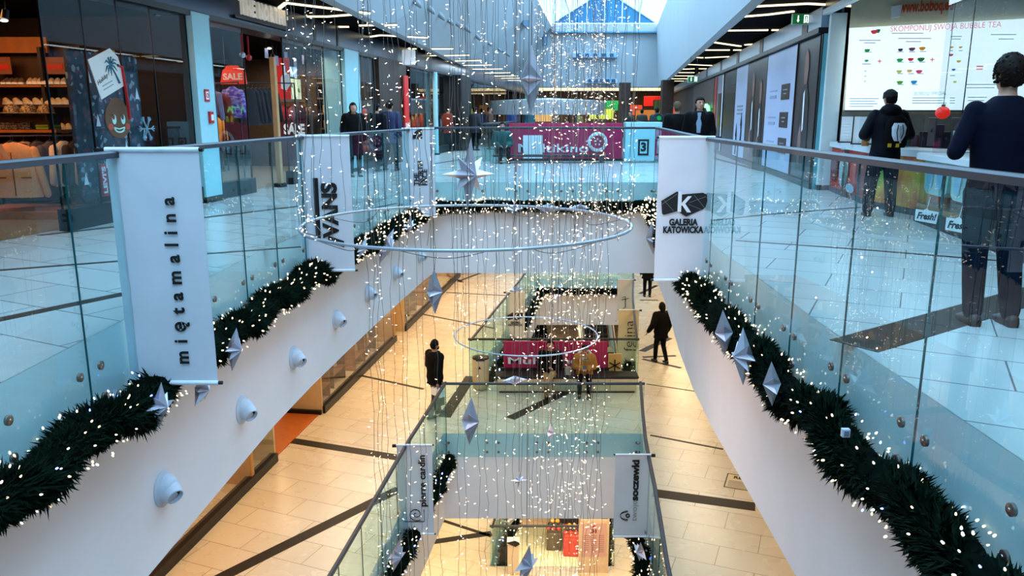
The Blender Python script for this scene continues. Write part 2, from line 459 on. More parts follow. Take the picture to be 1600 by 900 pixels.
# vents in the left well wall, hoods shaped for the row of soft shadows along it, and dark panels on the back wall
def on_left_well(px, py):
    lo, hi = 8.0, 61.0
    for _ in range(40):
        mid = (lo + hi) / 2; p = at_y(px, py, mid); t = (p.z - ZC) / (ZT - ZC)
        if p.x < lerp(vbl(mid), vtl(mid), t): hi = mid
        else: lo = mid
    return at_y(px, py, lo)
VENT = mat('dark_vent', '#2c4c66', 0.5, var=0.1)
for (x0, y0, x1, y1) in ((815, 12, 826, 44), (847, 48, 855, 72)):
    p, q = on_left_well(x0, (y0 + y1) / 2), on_left_well(x1, (y0 + y1) / 2 + 4)
    h = abs(at_y(x0, y0, p.y).z - at_y(x0, y1, p.y).z) * .8
    t = thing('wall_vent', 'dark louvred vent in white skylight wall, ' + ('nearer and larger one' if x0 < 830 else 'farther one beside the fairy lights'), 'vent', (p + q) / 2)
    d = (q - p); d.z = 0; rz = math.atan2(d.y, d.x); L = min(d.length, 3.0)
    MB().box((0, 0, 0), (L, .1, h), rz).build('vent_frame', VENT, t)
    for k in (-.25, .0, .25): MB().box((math.cos(rz) * L * k, math.sin(rz) * L * k, 0), (.05, .14, h * .96), rz).build('louvre', mat('vent_louvre', '#7fa6c0', .5), t)
hood = None
HOODM = mat('shadow_hood_paint', '#848b90', 0.5, var=0.04)
for k, (px, py) in enumerate([(643, -3), (665, 8), (682, 19), (697, 28), (711, 34), (725, 41), (743, 55), (760, 64), (776, 74), (784, 78), (790, 82)]):
    p = on_left_well(px, py)
    t = thing('wall_shadow_hood', 'small pale hood shaped for a soft shadow in the row on the white left skylight wall', 'lamp', p, RZ + .1, 'row of soft shadow hoods on the skylight wall'); t.matrix_basis = t.matrix_basis @ Matrix.Scale(.42, 4)
    if hood is None:
        m = MB()
        for j in range(7):
            pass
        m.loft([[(0.0 + r * .02, r * math.cos(2 * PI * k2 / 12), .3 + r * math.sin(2 * PI * k2 / 12)) for k2 in range(12)] for r in (.05, .26)])
        m.loft([[(x, r * math.cos(2 * PI * k2 / 12), -x * .8 + r * math.sin(2 * PI * k2 / 12)) for k2 in range(12)] for x, r in ((0, .26), (.25, .26), (.5, .2), (.62, .13))])
        hood = m.build('hood', HOODM, t, smooth=True)
        hm = MB().box((-.02, 0, -.05), (.06, .5, .62)).build('wall_plate', HOODM, t)
    else:
        share(hood, 'hood', t, Matrix.Identity(4)); share(hm, 'wall_plate', t, Matrix.Identity(4))
for (x0, y0, x1, y1, n) in ((895, 82, 965, 90, 'upper'), (915, 122, 965, 130, 'lower')):
    p, q = at_y(x0, y0, 61.5), at_y(x1, y1, 61.5)
    t = thing('wall_panel', 'pale blue long panel on far white wall, %s one' % n, 'panel', (p + q) / 2)
    MB().box((0, .2, 0), (q.x - p.x, .4, p.z - q.z)).build('casing', mat('pale_blue_panel', '#8fb3d6', .5, var=.1), t, bevel=.03)
    for k in range(5): MB().box(((k - 2) * (q.x - p.x) / 5.5, -.03, 0), (.3, .06, (p.z - q.z) * .6)).build('slot', VENT, t)

# --- dark inlaid strips in the floors
def inlay(p, q, wd, z):
    a, b = at_z(*p, z), at_z(*q, z); d = (b - a); c = (a + b) / 2
    n = Vector((-d.y, d.x, 0)).normalized() * wd / 2
    m = MB(); up = Vector((0, 0, 0.004))
    m.loft([[a - n, a + n, a + n + up, a - n + up], [b - n, b + n, b + n + up, b - n + up]])
    struct(m.build('trim_floor_strip', INLAY))
UP = [((1333, 541), (1640, 453), .34), ((1150, 376), (1345, 390), .055), ((1345, 390), (1640, 414), .055), ((1100, 346), (1200, 335), .06), ((1200, 335), (1345, 324), .06), ((-60, 427), (190, 408), .07), ((-60, 512), (195, 459), .12),
      ((60, 368), (175, 355), .1), ((175, 355), (320, 340), .1), ((320, 340), (470, 322), .1), ((318, 397), (470, 386), .06), ((560, 330), (620, 318), .06), ((1110, 246), (1195, 268), .18), ((640, 262), (760, 243), .12)]
for p, q, wd in UP: inlay(p, q, wd, 0.0)
MID = [((440, 686), (622, 715), .26), ((250, 950), (440, 855), .24), ((440, 855), (624, 764), .24), ((1020, 770), (1180, 792), .32), ((797, 654), (888, 611), .26), ((694, 652), (736, 588), .3), ((560, 586), (662, 608), .1),
       ((650, 489), (772, 513), .1), ((697, 457), (791, 462), .1), ((1003, 549), (1046, 528), .22), ((1004, 558), (1056, 556), .12), ((1004, 561), (1064, 575), .12), ((1000, 459), (1026, 446), .16), ((1000, 469), (1028, 469), .12),
       ((1016, 680), (1130, 702), .07), ((700, 430), (722, 441), .14), ((715, 440), (755, 425), .12), ((1010, 600), (1090, 612), .05)]
for p, q, wd in MID: inlay(p, q, wd, -5.4)
for p, q, wd in [((672, 807), (768, 838), .14), ((655, 850), (768, 833), .26), ((960, 829), (1002, 852), .18)]: inlay(p, q, wd, -10.8)

# ================================================================== BALUSTRADES
_disc = [None]
def balustrade(label, pts, z, inn, group=None, rows=(-.18, -.40), bottom=-.52, rail_name='handrail', panes=True):
    """glass railing along pts (x,y); inn = side of the opening (+1: to the right of the walking direction)"""
    c = pts[len(pts) // 2]
    t = thing('glass_balustrade', label, 'railing', (c[0], c[1], z), 0, group)
    off = []
    for i, p in enumerate(pts):
        a = Vector(pts[max(i - 1, 0)]); b = Vector(pts[min(i + 1, len(pts) - 1)]); d = (b - a).normalized()
        off.append((Vector((d.y, -d.x)) * inn, d))
    G = [Vector(p) + off[i][0] * .075 for i, p in enumerate(pts)]
    MB().loft([[Vector((g.x + off[i][0].x * s, g.y + off[i][0].y * s, z + h)) for s, h in ((-.03, 1.165), (.03, 1.165), (.03, 1.20), (.018, 1.213), (-.018, 1.213), (-.03, 1.20))] for i, g in enumerate(G)]).build(rail_name, RAIL, t, W=True, smooth=25)
    if _disc[0] is None:
        d = MB().cyl((0, 0, -.012), (0, 0, .004), .030, .030, 18).cyl((0, 0, .004), (0, 0, .008), .030, .024, 18).cyl((0, 0, .008), (0, 0, .012), .010, .008, 10)
        _disc[0] = d.build('glass_fixing', STEEL, None, smooth=True)
    for i in range(len(G) - 1):
        a, b = G[i], G[i + 1]; d = (b - a).normalized(); n = Vector((d.y, -d.x)) * inn * .008
        a2, b2 = a + d * .006, b - d * .006
        m = MB(); P = [a2 - n, b2 - n, b2 + n, a2 + n]
        m.add([(p.x, p.y, z + bottom) for p in P] + [(p.x, p.y, z + 1.165) for p in P], [(0, 3, 2, 1), (4, 5, 6, 7), (0, 1, 5, 4), (1, 2, 6, 5), (2, 3, 7, 6), (3, 0, 4, 7)])
        pane = m.build('glass_pane', GL_B, t, W=True)
        # the polished pane edge shows as a thin dark green line
        MB().box((b2.x, b2.y, z + (bottom + 1.165) / 2), (.004, .012, 1.165 - bottom), math.atan2(d.y, d.x)).build('pane_edge', mat('glass_edge', '#17565a', .2), pane, W=False).matrix_basis = t.matrix_basis.inverted()
        for q in (a2 + d * .12, b2 - d * .12):
            for h in rows:
                o = _disc[0] if _disc[0].parent is None else share(_disc[0], 'glass_fixing', pane, Matrix.Identity(4))
                o.parent = pane
                nn = Vector((n.x, n.y, 0)).normalized()
                M = Matrix.Translation((q.x + nn.x * .014, q.y + nn.y * .014, z + h)) @ nn.to_track_quat('Z', 'Y').to_matrix().to_4x4()
                o.matrix_basis = t.matrix_basis.inverted() @ M
    return t
def edge_pts(op, side, y0, y1, step):
    X = op[1] if side == 'left' else op[2]; n = max(1, round((y1 - y0) / step))
    return [(interp(op[0], X, y0 + (y1 - y0) * k / n), y0 + (y1 - y0) * k / n) for k in range(n + 1)]
def cross_pts(op, i, n): return [(lerp(op[1][i], op[2][i], k / n), op[0][i]) for k in range(n + 1)]
balustrade('long clear glass railing with steel handrail above left garland, upper floor', edge_pts(O1U, 'left', 1.0, 17.5, .98), 0, 1)
balustrade('long clear glass railing with steel handrail above right garland, upper floor', edge_pts(O1U, 'right', .97, 17.5, .972), 0, -1)
balustrade('glass railing across the far end of the upper atrium opening', cross_pts(O1U, -1, 5), 0, 1)
balustrade('glass railing of the nearer middle floor opening, left side', edge_pts(O1M, 'left', 4.2, 16.2, 1.0), -5.4, 1)
balustrade('glass railing of the nearer middle floor opening, right side', edge_pts(O1M, 'right', 4.2, 16.2, 1.0), -5.4, -1)
balustrade('glass railing in front of the bench on the middle floor bridge', cross_pts(O1M, -1, 4), -5.4, 1)
balustrade('glass railing behind the bench on the middle floor bridge', cross_pts(O2M, 0, 4), -5.4, -1)
balustrade('glass railing of the farther middle floor opening, left side', edge_pts(O2M, 'left', 19.5, 33, 1.5), -5.4, 1)
balustrade('glass railing of the farther middle floor opening, right side with banners', edge_pts(O2M, 'right', 19.5, 33, 1.5), -5.4, -1)
balustrade('glass railing across the far end of the middle floor', cross_pts(O2M, -1, 4), -5.4, 1)
balustrade('glass railing around the lowest opening, front side by the poster stand', cross_pts(O3, 0, 3), -10.8, -1)
balustrade('glass railing around the lowest opening, left side', edge_pts(O3, 'left', 19.65, 27, 1.5), -10.8, 1)
balustrade('glass railing around the lowest opening, right side', edge_pts(O3, 'right', 19.65, 27, 1.5), -10.8, -1)
balustrade('glass railing of the second upper opening behind magenta panel', cross_pts(O2U, 0, 5), 0, -1)
balustrade('glass railing of the second upper opening, left side', edge_pts(O2U, 'left', 25.8, 38, 1.75), 0, 1)
balustrade('glass railing of the second upper opening, right side', edge_pts(O2U, 'right', 25.8, 38, 1.75), 0, -1)

# ================================================================== GARLANDS AND STARS
_bulb = MB().cap((0, 0, 0), (0, 0, .008), .0062, .0050, 6).build('bulb', BULB)
_bulbc = MB().cap((0, 0, 0), (0, 0, .008), .0062, .0050, 6).build('bulb', BULBC)
_bulbb = MB().cap((0, 0, 0), (0, 0, .008), .0062, .0050, 6).build('bulb', BULBB)
_rest = {}
def garland(label, P, rad, dens, nb, zig=1.0):
    """P: centre line points; needles bristle around a lumpy core; bulbs as parts (100 nearest), the rest one stuff part"""
    P = [Vector(p) for p in P]
    t = thing('fir_garland', label, 'garland', P[len(P) // 2], 0, None)
    L = sum((P[i + 1] - P[i]).length for i in range(len(P) - 1))
    S = []
    n = int(L / (rad * .45)) + 2
    acc = [0]
    for i in range(len(P) - 1): acc.append(acc[-1] + (P[i + 1] - P[i]).length)
    def pos(d): 
        for i in range(len(P) - 1):
            if d <= acc[i + 1] or i == len(P) - 2:
                tt = (d - acc[i]) / max(1e-6, acc[i + 1] - acc[i]); return P[i].lerp(P[i + 1], tt), (P[i + 1] - P[i]).normalized()
    core = MB(); lumps = []
    for k in range(n):
        p, d = pos(L * k / (n - 1)); lumps.append((p, rad * random.uniform(.55, .75)))
    core.tube([p + Vector((random.uniform(-.02, .02), 0, random.uniform(-.02, .02))) for p, r in lumps], [r for p, r in lumps], 9)
    fol = MB()
    for k in range(int(L * dens)):
        p, d = pos(random.uniform(0, L)); i = min(n - 1, int((k / max(1, L * dens)) * n))
        up = Vector((0, 0, 1)); x = d.cross(up).normalized(); a = random.uniform(0, 2 * PI)
        o = (x * math.cos(a) + up * math.sin(a))
        rr = rad * (0.78 + .25 * math.sin(p.y * 5.3 + a) + .12 * math.sin(p.y * 13 + 2 * a))
        base = p + o * rr * .6
        tip = p + o * rr * random.uniform(.95, 1.28) + d * random.uniform(-.55, .55) * rad + (x * -math.sin(a) + up * math.cos(a)) * random.uniform(-.35, .35) * rad + Vector((0, 0, random.uniform(-.15, .1) * rad))
        ax = (tip - base); s1 = ax.cross(d)
        if s1.length < 1e-5: continue
        s1 = s1.normalized() * rad * .05; s2 = ax.cross(s1).normalized() * rad * .05
        mid = base.lerp(tip, .45)
        q = len(fol.v)
        fol.v += [tuple(base), tuple(mid + s1), tuple(mid - s1 * .5 + s2), tuple(mid - s1 * .5 - s2), tuple(tip)]
        fol.f += [(q, q + 2, q + 1), (q, q + 3, q + 2), (q, q + 1, q + 3), (q + 4, q + 1, q + 2), (q + 4, q + 2, q + 3), (q + 4, q + 3, q + 1)]
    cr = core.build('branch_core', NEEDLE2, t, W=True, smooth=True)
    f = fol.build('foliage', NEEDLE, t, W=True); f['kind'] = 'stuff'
    inv = t.matrix_basis.inverted(); bs = []
    for k in range(nb):
        p, d = pos(L * (k + random.random()) / nb); up = Vector((0, 0, 1)); x = d.cross(up).normalized(); a = random.uniform(0, 2 * PI)
        o = x * math.cos(a) + up * math.sin(a); bs.append((p + o * rad * random.uniform(.85, 1.2), o))
    def seen_(p):
        u, d_ = 0, 0; y_ = p.y * _c - (p.z - CAM_H) * _s
        if y_ < .5: return False
        return abs(p.x / y_ * FPX) < 800 and abs((-(p.z - CAM_H) * _c - p.y * _s) / y_ * FPX) < 450
    bs.sort(key=lambda b: (not seen_(b[0]), b[0].y))
    rest = MB()
    for k, (p, o) in enumerate(bs):
        c = random.random(); s = random.uniform(.75, 1.15); s *= max(1.0, (p - Vector((0, 0, CAM_H))).length / 6.5) ** .85
        if k < 100:
            share(_bulbb if c < .07 else _bulbc if c < .2 else _bulb, 'bulb', t, inv @ Matrix.Translation(p) @ o.to_track_quat('Z', 'Y').to_matrix().to_4x4() @ Matrix.Scale(s, 4))
        else:
            rest.cap(p, p + o * .008 * s, .0062 * s, .0050 * s, 5)
    if rest.v: rest.build('bulbs', BULB, t, W=True)['kind'] = 'stuff'
    return t
def edge_path(op, side, z, y0, y1, step, off, dz=-.5, wob=.03):
    sg = 1 if side == 'left' else -1
    return [(x + sg * off + random.uniform(-wob, wob), y, z + dz + random.uniform(-wob, wob)) for x, y in edge_pts(op, side, y0, y1, step)]
def cross_path(op, i, z, off, n, dz=-.5): return [(x, y + off, z + dz + random.uniform(-.03, .03)) for x, y in cross_pts(op, i, n)]
garland('thick fir garland with fairy lights along left edge of upper floor', edge_path(O1U, 'left', 0, 1.5, 17.3, .35, .20), .165, 2600, 760)
garland('thick fir garland with fairy lights along right edge of upper floor', edge_path(O1U, 'right', 0, 1.5, 17.3, .35, .20), .165, 2600, 760)
garland('fir garland with fairy lights across the far upper atrium edge', cross_path(O1U, -1, 0, -.18, 12), .15, 1000, 260)
garland('fir garland on left edge of the nearer middle floor opening', edge_path(O1M, 'left', -5.4, 4.5, 16.0, .5, .2), .17, 800, 300)
garland('fir garland on right edge of the nearer middle floor opening', edge_path(O1M, 'right', -5.4, 4.5, 16.0, .5, .2), .17, 800, 300)
garland('fir garland on left edge of the farther middle floor opening', edge_path(O2M, 'left', -5.4, 19.7, 32.8, .6, .2), .19, 260, 150)
garland('fir garland on right edge of the farther middle floor opening', edge_path(O2M, 'right', -5.4, 19.7, 32.8, .6, .2), .19, 260, 150)
garland('fir garland across the far end of the middle floor opening', cross_path(O2M, -1, -5.4, -.2, 8), .2, 260, 90)
garland('fir garland inside the left edge of the lowest opening', edge_path(O3, 'left', -10.8, 19.9, 26.8, .5, .25), .24, 260, 90)
garland('fir garland inside the right edge of the lowest opening', edge_path(O3, 'right', -10.8, 19.9, 26.8, .5, .25), .24, 260, 90)

def star_mesh(R0, d=.36, r2=.66, val=.33):
    out = []
    for k in range(16):
        a = PI / 2 + k * PI / 8; r = R0 * (1.0 if k % 4 == 0 else r2 if k % 2 == 0 else val)
        out.append((r * math.cos(a), 0, r * math.sin(a)))
    m = MB(); m.add(out + [(0, -d * R0, 0), (0, d * R0, 0)], [(k, 16, (k + 1) % 16) for k in range(16)] + [((k + 1) % 16, 17, k) for k in range(16)])
    return m
_star = star_mesh(1.0).build('star_body', SILVER)
def star(label, loc, r, yaw=0.0, tilt=0.0, roll=0.0, hang=None, name='hanging_star', stretch=1.0):
    t = thing(name, label, 'star', loc)
    M = Matrix.Rotation(yaw, 4, 'Z') @ Matrix.Rotation(tilt, 4, 'X') @ Matrix.Rotation(roll, 4, 'Y') @ Matrix.Diagonal((r, r, r * stretch, 1))
    if _star.parent is None: _star.parent = t; _star.matrix_basis = M
    else: share(_star, 'star_body', t, M)
    if hang: MB().tube([(0, 0, r * stretch * .95), (0, 0, hang - loc[2])], .004, 4).build('hanging_cord', WIRE, t)
    return t
for px, py, Y, r, yaw, til, ro, hang, st, lab in [
    (733, 272, 7.6, .325, .72, .05, .04, 7.6, 1.08, 'large silver eight-pointed star facing front inside the upper ring'),
    (830, 124, 7.4, .285, 1.35, 0, 0, 7.6, 1.1, 'silver star turned edge-on hanging high above the far bulkhead'),
    (679, 456, 7.2, .22, 1.45, 0, 0, 7.6, 1.0, 'slim silver star seen edge-on left of centre against yellow floor'),
    (735, 658, 7.0, .235, 1.4, .05, 0, 7.6, 1.05, 'bluish kite-shaped star turned edge-on above the middle floor bridge'),
    (823, 882, 6.6, .19, .9, .1, .1, 7.6, 1.05, 'silver star at the bottom centre above the lowest opening'),
    (860, 676, 8.0, .11, 1.3, 0, 0, 7.6, 1.0, 'small dull silver star turned edge-on near middle floor glass fixings'),
    (811, 750, 8.1, .10, .3, .1, .1, 7.6, 1.0, 'tiny silver star facing front in front of white middle floor edge'),
    (804, 594, 8.2, .14, .2, .9, .0, 7.6, 1.0, 'small silver star tipped flat above bench front on middle floor'),
    (806, 452, 9.2, .10, .3, .7, 0, 7.6, 1.0, 'small pale blue star in front of the far small logo banner')]:
    star(lab, at_y(px, py, Y), r, yaw, til, ro, hang, 'hanging_star', st)
def gstar(px, py, Y, r, yaw, til, ro, lab):
    p = at_y(px, py, Y); op = O1U if p.z > -3 else None
    if op and Y < 16 :                      # sit on the outside of the garland
        side = 'left' if px < 800 else 'right'; X = op[1] if side == 'left' else op[2]; sg = 1 if side == 'left' else -1
        lo, hi = 2.0, 17.0
        for _ in range(40):
            mid = (lo + hi) / 2; q = at_y(px, py, mid)
            if (q.x - interp(op[0], X, mid) - sg * .40) * sg > 0: lo = mid
            else: hi = mid
        p = at_y(px, py, lo)
    star(lab, p, r * p.y / Y, yaw, til, ro, None, 'garland_star')
for a in [(366, 546, 7.15, .21, 1.5, .1, .2, 'silver star on left garland just right of the long vertical-text banner'),
          (250, 634, 5.15, .17, 1.4, .1, .1, 'silver star on left garland under the vertical-text banner, nearest one'),
          (316, 608, 5.75, .16, 1.6, .2, .9, 'silver star half hidden behind bottom edge of the near left banner'),
          (566, 388, 10.6, .17, 1.1, .2, .4, 'silver star on left garland just right of the checkered shoe brand banner'),
          (604, 385, 10.4, .26, 1.1, .3, .3, 'silver star on left garland touching the hanging ring'),
          (640, 352, 14.5, .2, 1.0, .2, .0, 'small silver star on left garland under the third left banner'),
          (1131, 520, 7.1, .23, -1.78, .1, .1, 'silver star seen edge-on, highest on the right garland'),
          (1161, 557, 6.4, .25, -1.45, .0, -.15, 'big silver star with long tips on the right garland'),
          (1206, 600, 5.75, .19, -1.7, .1, .1, 'silver star on right garland, lowest of its row'),
          (1019, 372, 13.6, .3, -1.7, .1, .1, 'silver star beside left edge of the mall logo banner'),
          (803, 326, 16.9, .22, .2, .5, 0, 'silver star on far garland, left of its row'),
          (856, 326, 16.9, .30, .1, 1.0, .2, 'wide silver star on far garland, middle of its row'),
          (905, 325, 16.9, .24, .1, 1.0, 0, 'silver star on far garland, right of its row'),
          (620, 868, 9.1, .22, 1.1, .1, .3, 'silver star on lower left garland below the spiral logo banner'),
          (1000, 862, 9.6, .17, -1.2, .1, .2, 'silver star on the lower right garland below the eye logo banner'),
          (800, 805, 20.6, .42, 1.0, .2, .3, 'silver star beside the garland of the lowest opening')]: gstar(*a)
# small control box clipped on the right garland
t = thing('light_controller', 'small pale control box clipped onto the right garland', 'box', at_y(1321, 676, 4.16))
MB().box((0, 0, 0), (.045, .03, .05)).build('case', mat('pale_plastic', '#b9bfd0', .4), t, bevel=.004)
MB().box((0, -.017, .0), (.028, .004, .03)).build('label_plate', mat('grey_plate', '#6d7484', .3), t)
MB().tube([(0, 0, -.02), (.01, .0, -.07), (.03, .02, -.12)], .004, 5).build('cable', BLACK, t)

# ================================================================== FAIRY LIGHT CURTAIN
_sb = MB().cap((0, 0, 0), (0, 0, .020), .0024, .0034, 6).build('bulb', BULB)
_sbc = MB().cap((0, 0, 0), (0, 0, .020), .0024, .0034, 6).build('bulb', BULBC)
def light_string(x, y, z0, z1, lab, grp, nb, indiv, zmax=3.2, zmin=-4.2, clump=0, size=1.0, hi=1.0):
    t = thing('light_string', lab, 'fairy lights', (x, y, z1), 0, grp)
    pts = []; z = z1; ph = random.uniform(0, 6)
    A = random.uniform(.008, .022)
    while z < z0:
        pts.append((A * math.sin(z * 5 + ph) + .4 * A * math.sin(z * 17 + ph), A * math.cos(z * 4.1 + ph), z - z1)); z += .16 if z < 3.4 else 1.2
    pts.append((0, 0, z0 - z1))
    MB().tube(pts, .0027 * size, 4).build('wire', WIRE, t)
    rest = MB(); lo, up_ = max(z1, zmin), min(z0, zmax)
    for k in range(nb):
        zz = random.uniform(lo, up_) if not (clump and random.random() < clump) else z1 + random.random() ** 2 * .6
        o = Vector((random.gauss(0, 1), random.gauss(0, 1), random.gauss(0, .6))).normalized()
        p = Vector((A * math.sin(zz * 5 + ph), 0, zz - z1)) + o * random.uniform(.004, .05)
        s = random.uniform(.7, 1.25) * size
        if indiv: share(_sbc if random.random() < .22 else _sb, 'bulb', t, Matrix.Translation(p) @ o.to_track_quat('Z', 'Y').to_matrix().to_4x4() @ Matrix.Scale(s, 4))
        else: rest.cap(p, p + o * .018 * s, .0024 * s, .0034 * s, 5)
    if rest.v:
        b = rest.build('bulbs', BULB, t); b['kind'] = 'stuff'
    return t
RC = Vector((-.46, 8.0, .37)); RR = 1.67
ring = thing('light_ring', 'large silver hoop carrying the fairy light curtain in mid-air', 'ring', RC)
MB().tube([(RR * math.cos(2 * PI * k / 72), RR * math.sin(2 * PI * k / 72), 0) for k in range(72)], .015, 8, True).build('hoop', RINGM, ring, smooth=True)
for k in range(6):
    a = 2 * PI * k / 6 + .4
    MB().tube([(RR * math.cos(a), RR * math.sin(a), 0), (RR * .8 * math.cos(a), RR * .8 * math.sin(a), 3.0), (0, 0, 7.2)], .003, 4).build('suspension_cable', WIRE, ring)
for k in range(9):
    a = 2 * PI * k / 9 + .2; b = a + .5
    MB().tube([(RR * math.cos(lerp(a, b, q / 8)) * (1 - .12 * math.sin(PI * q / 8)), RR * math.sin(lerp(a, b, q / 8)) * (1 - .12 * math.sin(PI * q / 8)), -.10 * math.sin(PI * q / 8)) for q in range(9)], .004, 4).build('loose_wire', WIRE, ring)
R2C = Vector((.15, 8.05, -.83)); R2R = .76
ring2 = thing('light_ring', 'small silver hoop with fairy lights hanging below the large hoop', 'ring', R2C)
MB().tube([(R2R * math.cos(2 * PI * k / 48), R2R * math.sin(2 * PI * k / 48), 0) for k in range(48)], .007, 8, True).build('hoop', RINGM, ring2, smooth=True)
for k in range(4):
    a = 2 * PI * k / 4 + .4
    MB().tube([(R2R * math.cos(a), R2R * math.sin(a), 0), (R2R * math.cos(a), R2R * math.sin(a), 8.2)], .003, 4).build('suspension_cable', WIRE, ring2)
frame = thing('light_rig', 'steel frame high in the skylight holding the fairy light curtain', 'frame', (-.3, 8.0, 7.6))
MB().tube([(1.75 * math.cos(2 * PI * k / 48), 1.75 * math.sin(2 * PI * k / 48), .05) for k in range(48)], .03, 6, True).build('hoop', RAIL, frame)
for s in (-1, 1):
    MB().tube([(-2.5, s * 1.0, .05), (3.75, s * 1.0, .05)], .03, 6).build('beam', RAIL, frame)
# points added among the densest strings to brighten the right fascia
for k in range(30):
    x, y, z = .3 + .8 * ((k * 7) % 10) / 9, 7.4 + 1.1 * ((k * 3) % 11) / 10, 2.4 - 6 * k / 29
    d_ = bpy.data.lights.new('fairy_fill_light', 'POINT'); d_.energy = 4; d_.color = (1.0, .74, .62); d_.shadow_soft_size = .004
    o_ = bpy.data.objects.new('fairy_fill_light', d_); COL.objects.link(o_); o_.location = (x, y, z)
GO = 'strings on the rim of the large ring'
for k in range(34):
    a = 2 * PI * k / 34 + random.uniform(-.06, .06)
    light_string(RC.x + RR * math.cos(a), RC.y + RR * math.sin(a), 7.6, RC.z + random.uniform(-.06, .05), 'string of warm white fairy lights ending at the large ring', GO, 24, True, clump=.22)
GI = 'long strings hanging down through the rings'
for px in [577, 585, 591, 598, 613, 627, 634, 652, 661, 680, 712, 724, 746, 758, 775, 790, 803, 816]:
    Y = random.uniform(7.2, 8.8); p = at_y(px, 500, Y)
    light_string(p.x, Y, 7.6, random.uniform(-7.5, -5.5), 'long string of fairy lights hanging past the hoops to the floors below', GI, 36, True)
GC = 'dense strings in the middle of the curtain'
for px in [828, 835, 842, 849, 857, 862, 868, 873, 879, 885, 890, 896, 901, 907, 913, 918, 924, 931, 938, 947]:
    Y = random.uniform(7.3, 8.7); p = at_y(px, 450, Y)
    light_string(p.x, Y, 7.6, random.uniform(-6.5, -4.2), 'string of densely set fairy lights right of the curtain centre', GC, 62, False)
GS = 'strings around the small ring'
for k in range(12):
    a = 2 * PI * k / 12 + .1
    light_string(R2C.x + R2R * math.cos(a), R2C.y + R2R * math.sin(a), 7.6, R2C.z - random.uniform(.0, .1), 'string of fairy lights ending at the small ring', GS, 20, False, clump=.2)
GF = 'strings of the second curtain beyond the bridge'
for k in range(26):
    a = 2 * PI * k / 26; r = 1.5 * (1 if k % 2 else .6)
    light_string(2.35 + r * math.cos(a), 30 + r * math.sin(a), 8.4, -5.5, 'string of fairy lights in the second curtain over the farther opening', GF, 90, False, zmax=5.5, zmin=-5.4, size=1.6)
# ================================================================== BANNERS ON THE RAILINGS
def fit(o, width, space=False):
    me = o.to_mesh(); xs = [v.co.x for v in me.vertices]; wd = max(xs) - min(xs) if xs else 1; o.to_mesh_clear()
    if space:
        for _ in range(4):
            o.data.space_character *= 1 + (width / wd - 1) * 1.15
            me = o.to_mesh(); xs = [v.co.x for v in me.vertices]; wd = max(xs) - min(xs); o.to_mesh_clear()
    else: o.matrix_basis = o.matrix_basis @ Matrix.Diagonal((width / wd, 1, 1, 1))
    return o
def banner(label, x0, x1, Y, zt, zb, rail_side=-1, m=CLOTH):
    xc, zc = (x0 + x1) / 2, (zt + zb) / 2; W_, H_ = x1 - x0, zt - zb
    t = thing('hanging_banner', label, 'banner', (xc, Y, zc), 0, None)
    n = 10; fr = []
    for j in range(9):
        z = H_ / 2 - .02 - (H_ - .04) * j / 8; row = []
        for k in range(n + 1):
            x = -W_ / 2 + W_ * k / n; row.append((x, .006 * math.sin(x * 7 + j * .7) * math.sin(PI * j / 8), z))
        fr.append(row)
    vs = [p for r in fr for p in r] + [(p[0], p[1] + .005, p[2]) for r in fr for p in r]
    N = 9 * (n + 1); c = n + 1; fs = []
    for j in range(8):
        for k in range(n):
            a = j * c + k; fs += [(a, a + c, a + c + 1, a + 1), (N + a, N + a + 1, N + a + c + 1, N + a + c)]
    MB().add(vs, fs).build('cloth', m, t, smooth=True)
    rw = mat('white_rod', '#dfe6f2', .35, var=.02)
    for z in (H_ / 2 - .015, -H_ / 2 + .015):
        r = MB().cyl((-W_ / 2 - .005, 0, z), (W_ / 2 + .005, 0, z), .018, .018, 10).build('rod', rw, t, smooth=True)
        MB().cyl((-W_ / 2 - .035, 0, z), (-W_ / 2 - .004, 0, z), .014, .014, 8).cyl((W_ / 2 + .004, 0, z), (W_ / 2 + .035, 0, z), .014, .014, 8).build('end_cap', BLACK, r)
    xb = rail_side * (W_ / 2 + .04)
    MB().box((xb, .0, H_ / 2 - .03), (.07, .03, .05)).box((xb, 0, -H_ / 2 + .02), (.05, .02, .03)).build('bracket', mat('dark_bracket', '#2a2d33', .4, .6), t)
    return t
def up_frame(t, x, z): return FR((x, -.014, z), ZU, (-1, 0, 0))        # writing that reads upwards
def flat_frame(t, x, z): return FR((x, -.014, z), XR, ZU)
GREYINK = mat('grey_ink', '#85868c', .6)

b = banner('near left white banner reading vertically in wide-spaced lowercase letters', -2.81, -2.17, 5.5, 1.235, -.49, -1)
fit(text('miętamalina', up_frame(b, .085, -.09), .135, INK, b, bold=.0035), 1.22, True)

b = banner('white banner with checkered-shoe brand name beside the left railing', -2.655, -2.0, 9.8, 1.22, -.49, -1)
fit(text('VANS', up_frame(b, .06, -.07), .26, INK, b, bold=.012), .70)
MB().prism([(-.40, -.05), (-.40, .012), (.37, .012), (.37, -.05)], up_frame(b, -.13, -.04), .003).prism([(-.42, -.15), (-.35, .05), (-.43, .05), (-.50, -.15)], up_frame(b, .06, -.04), .003).build('emblem', INK, b)

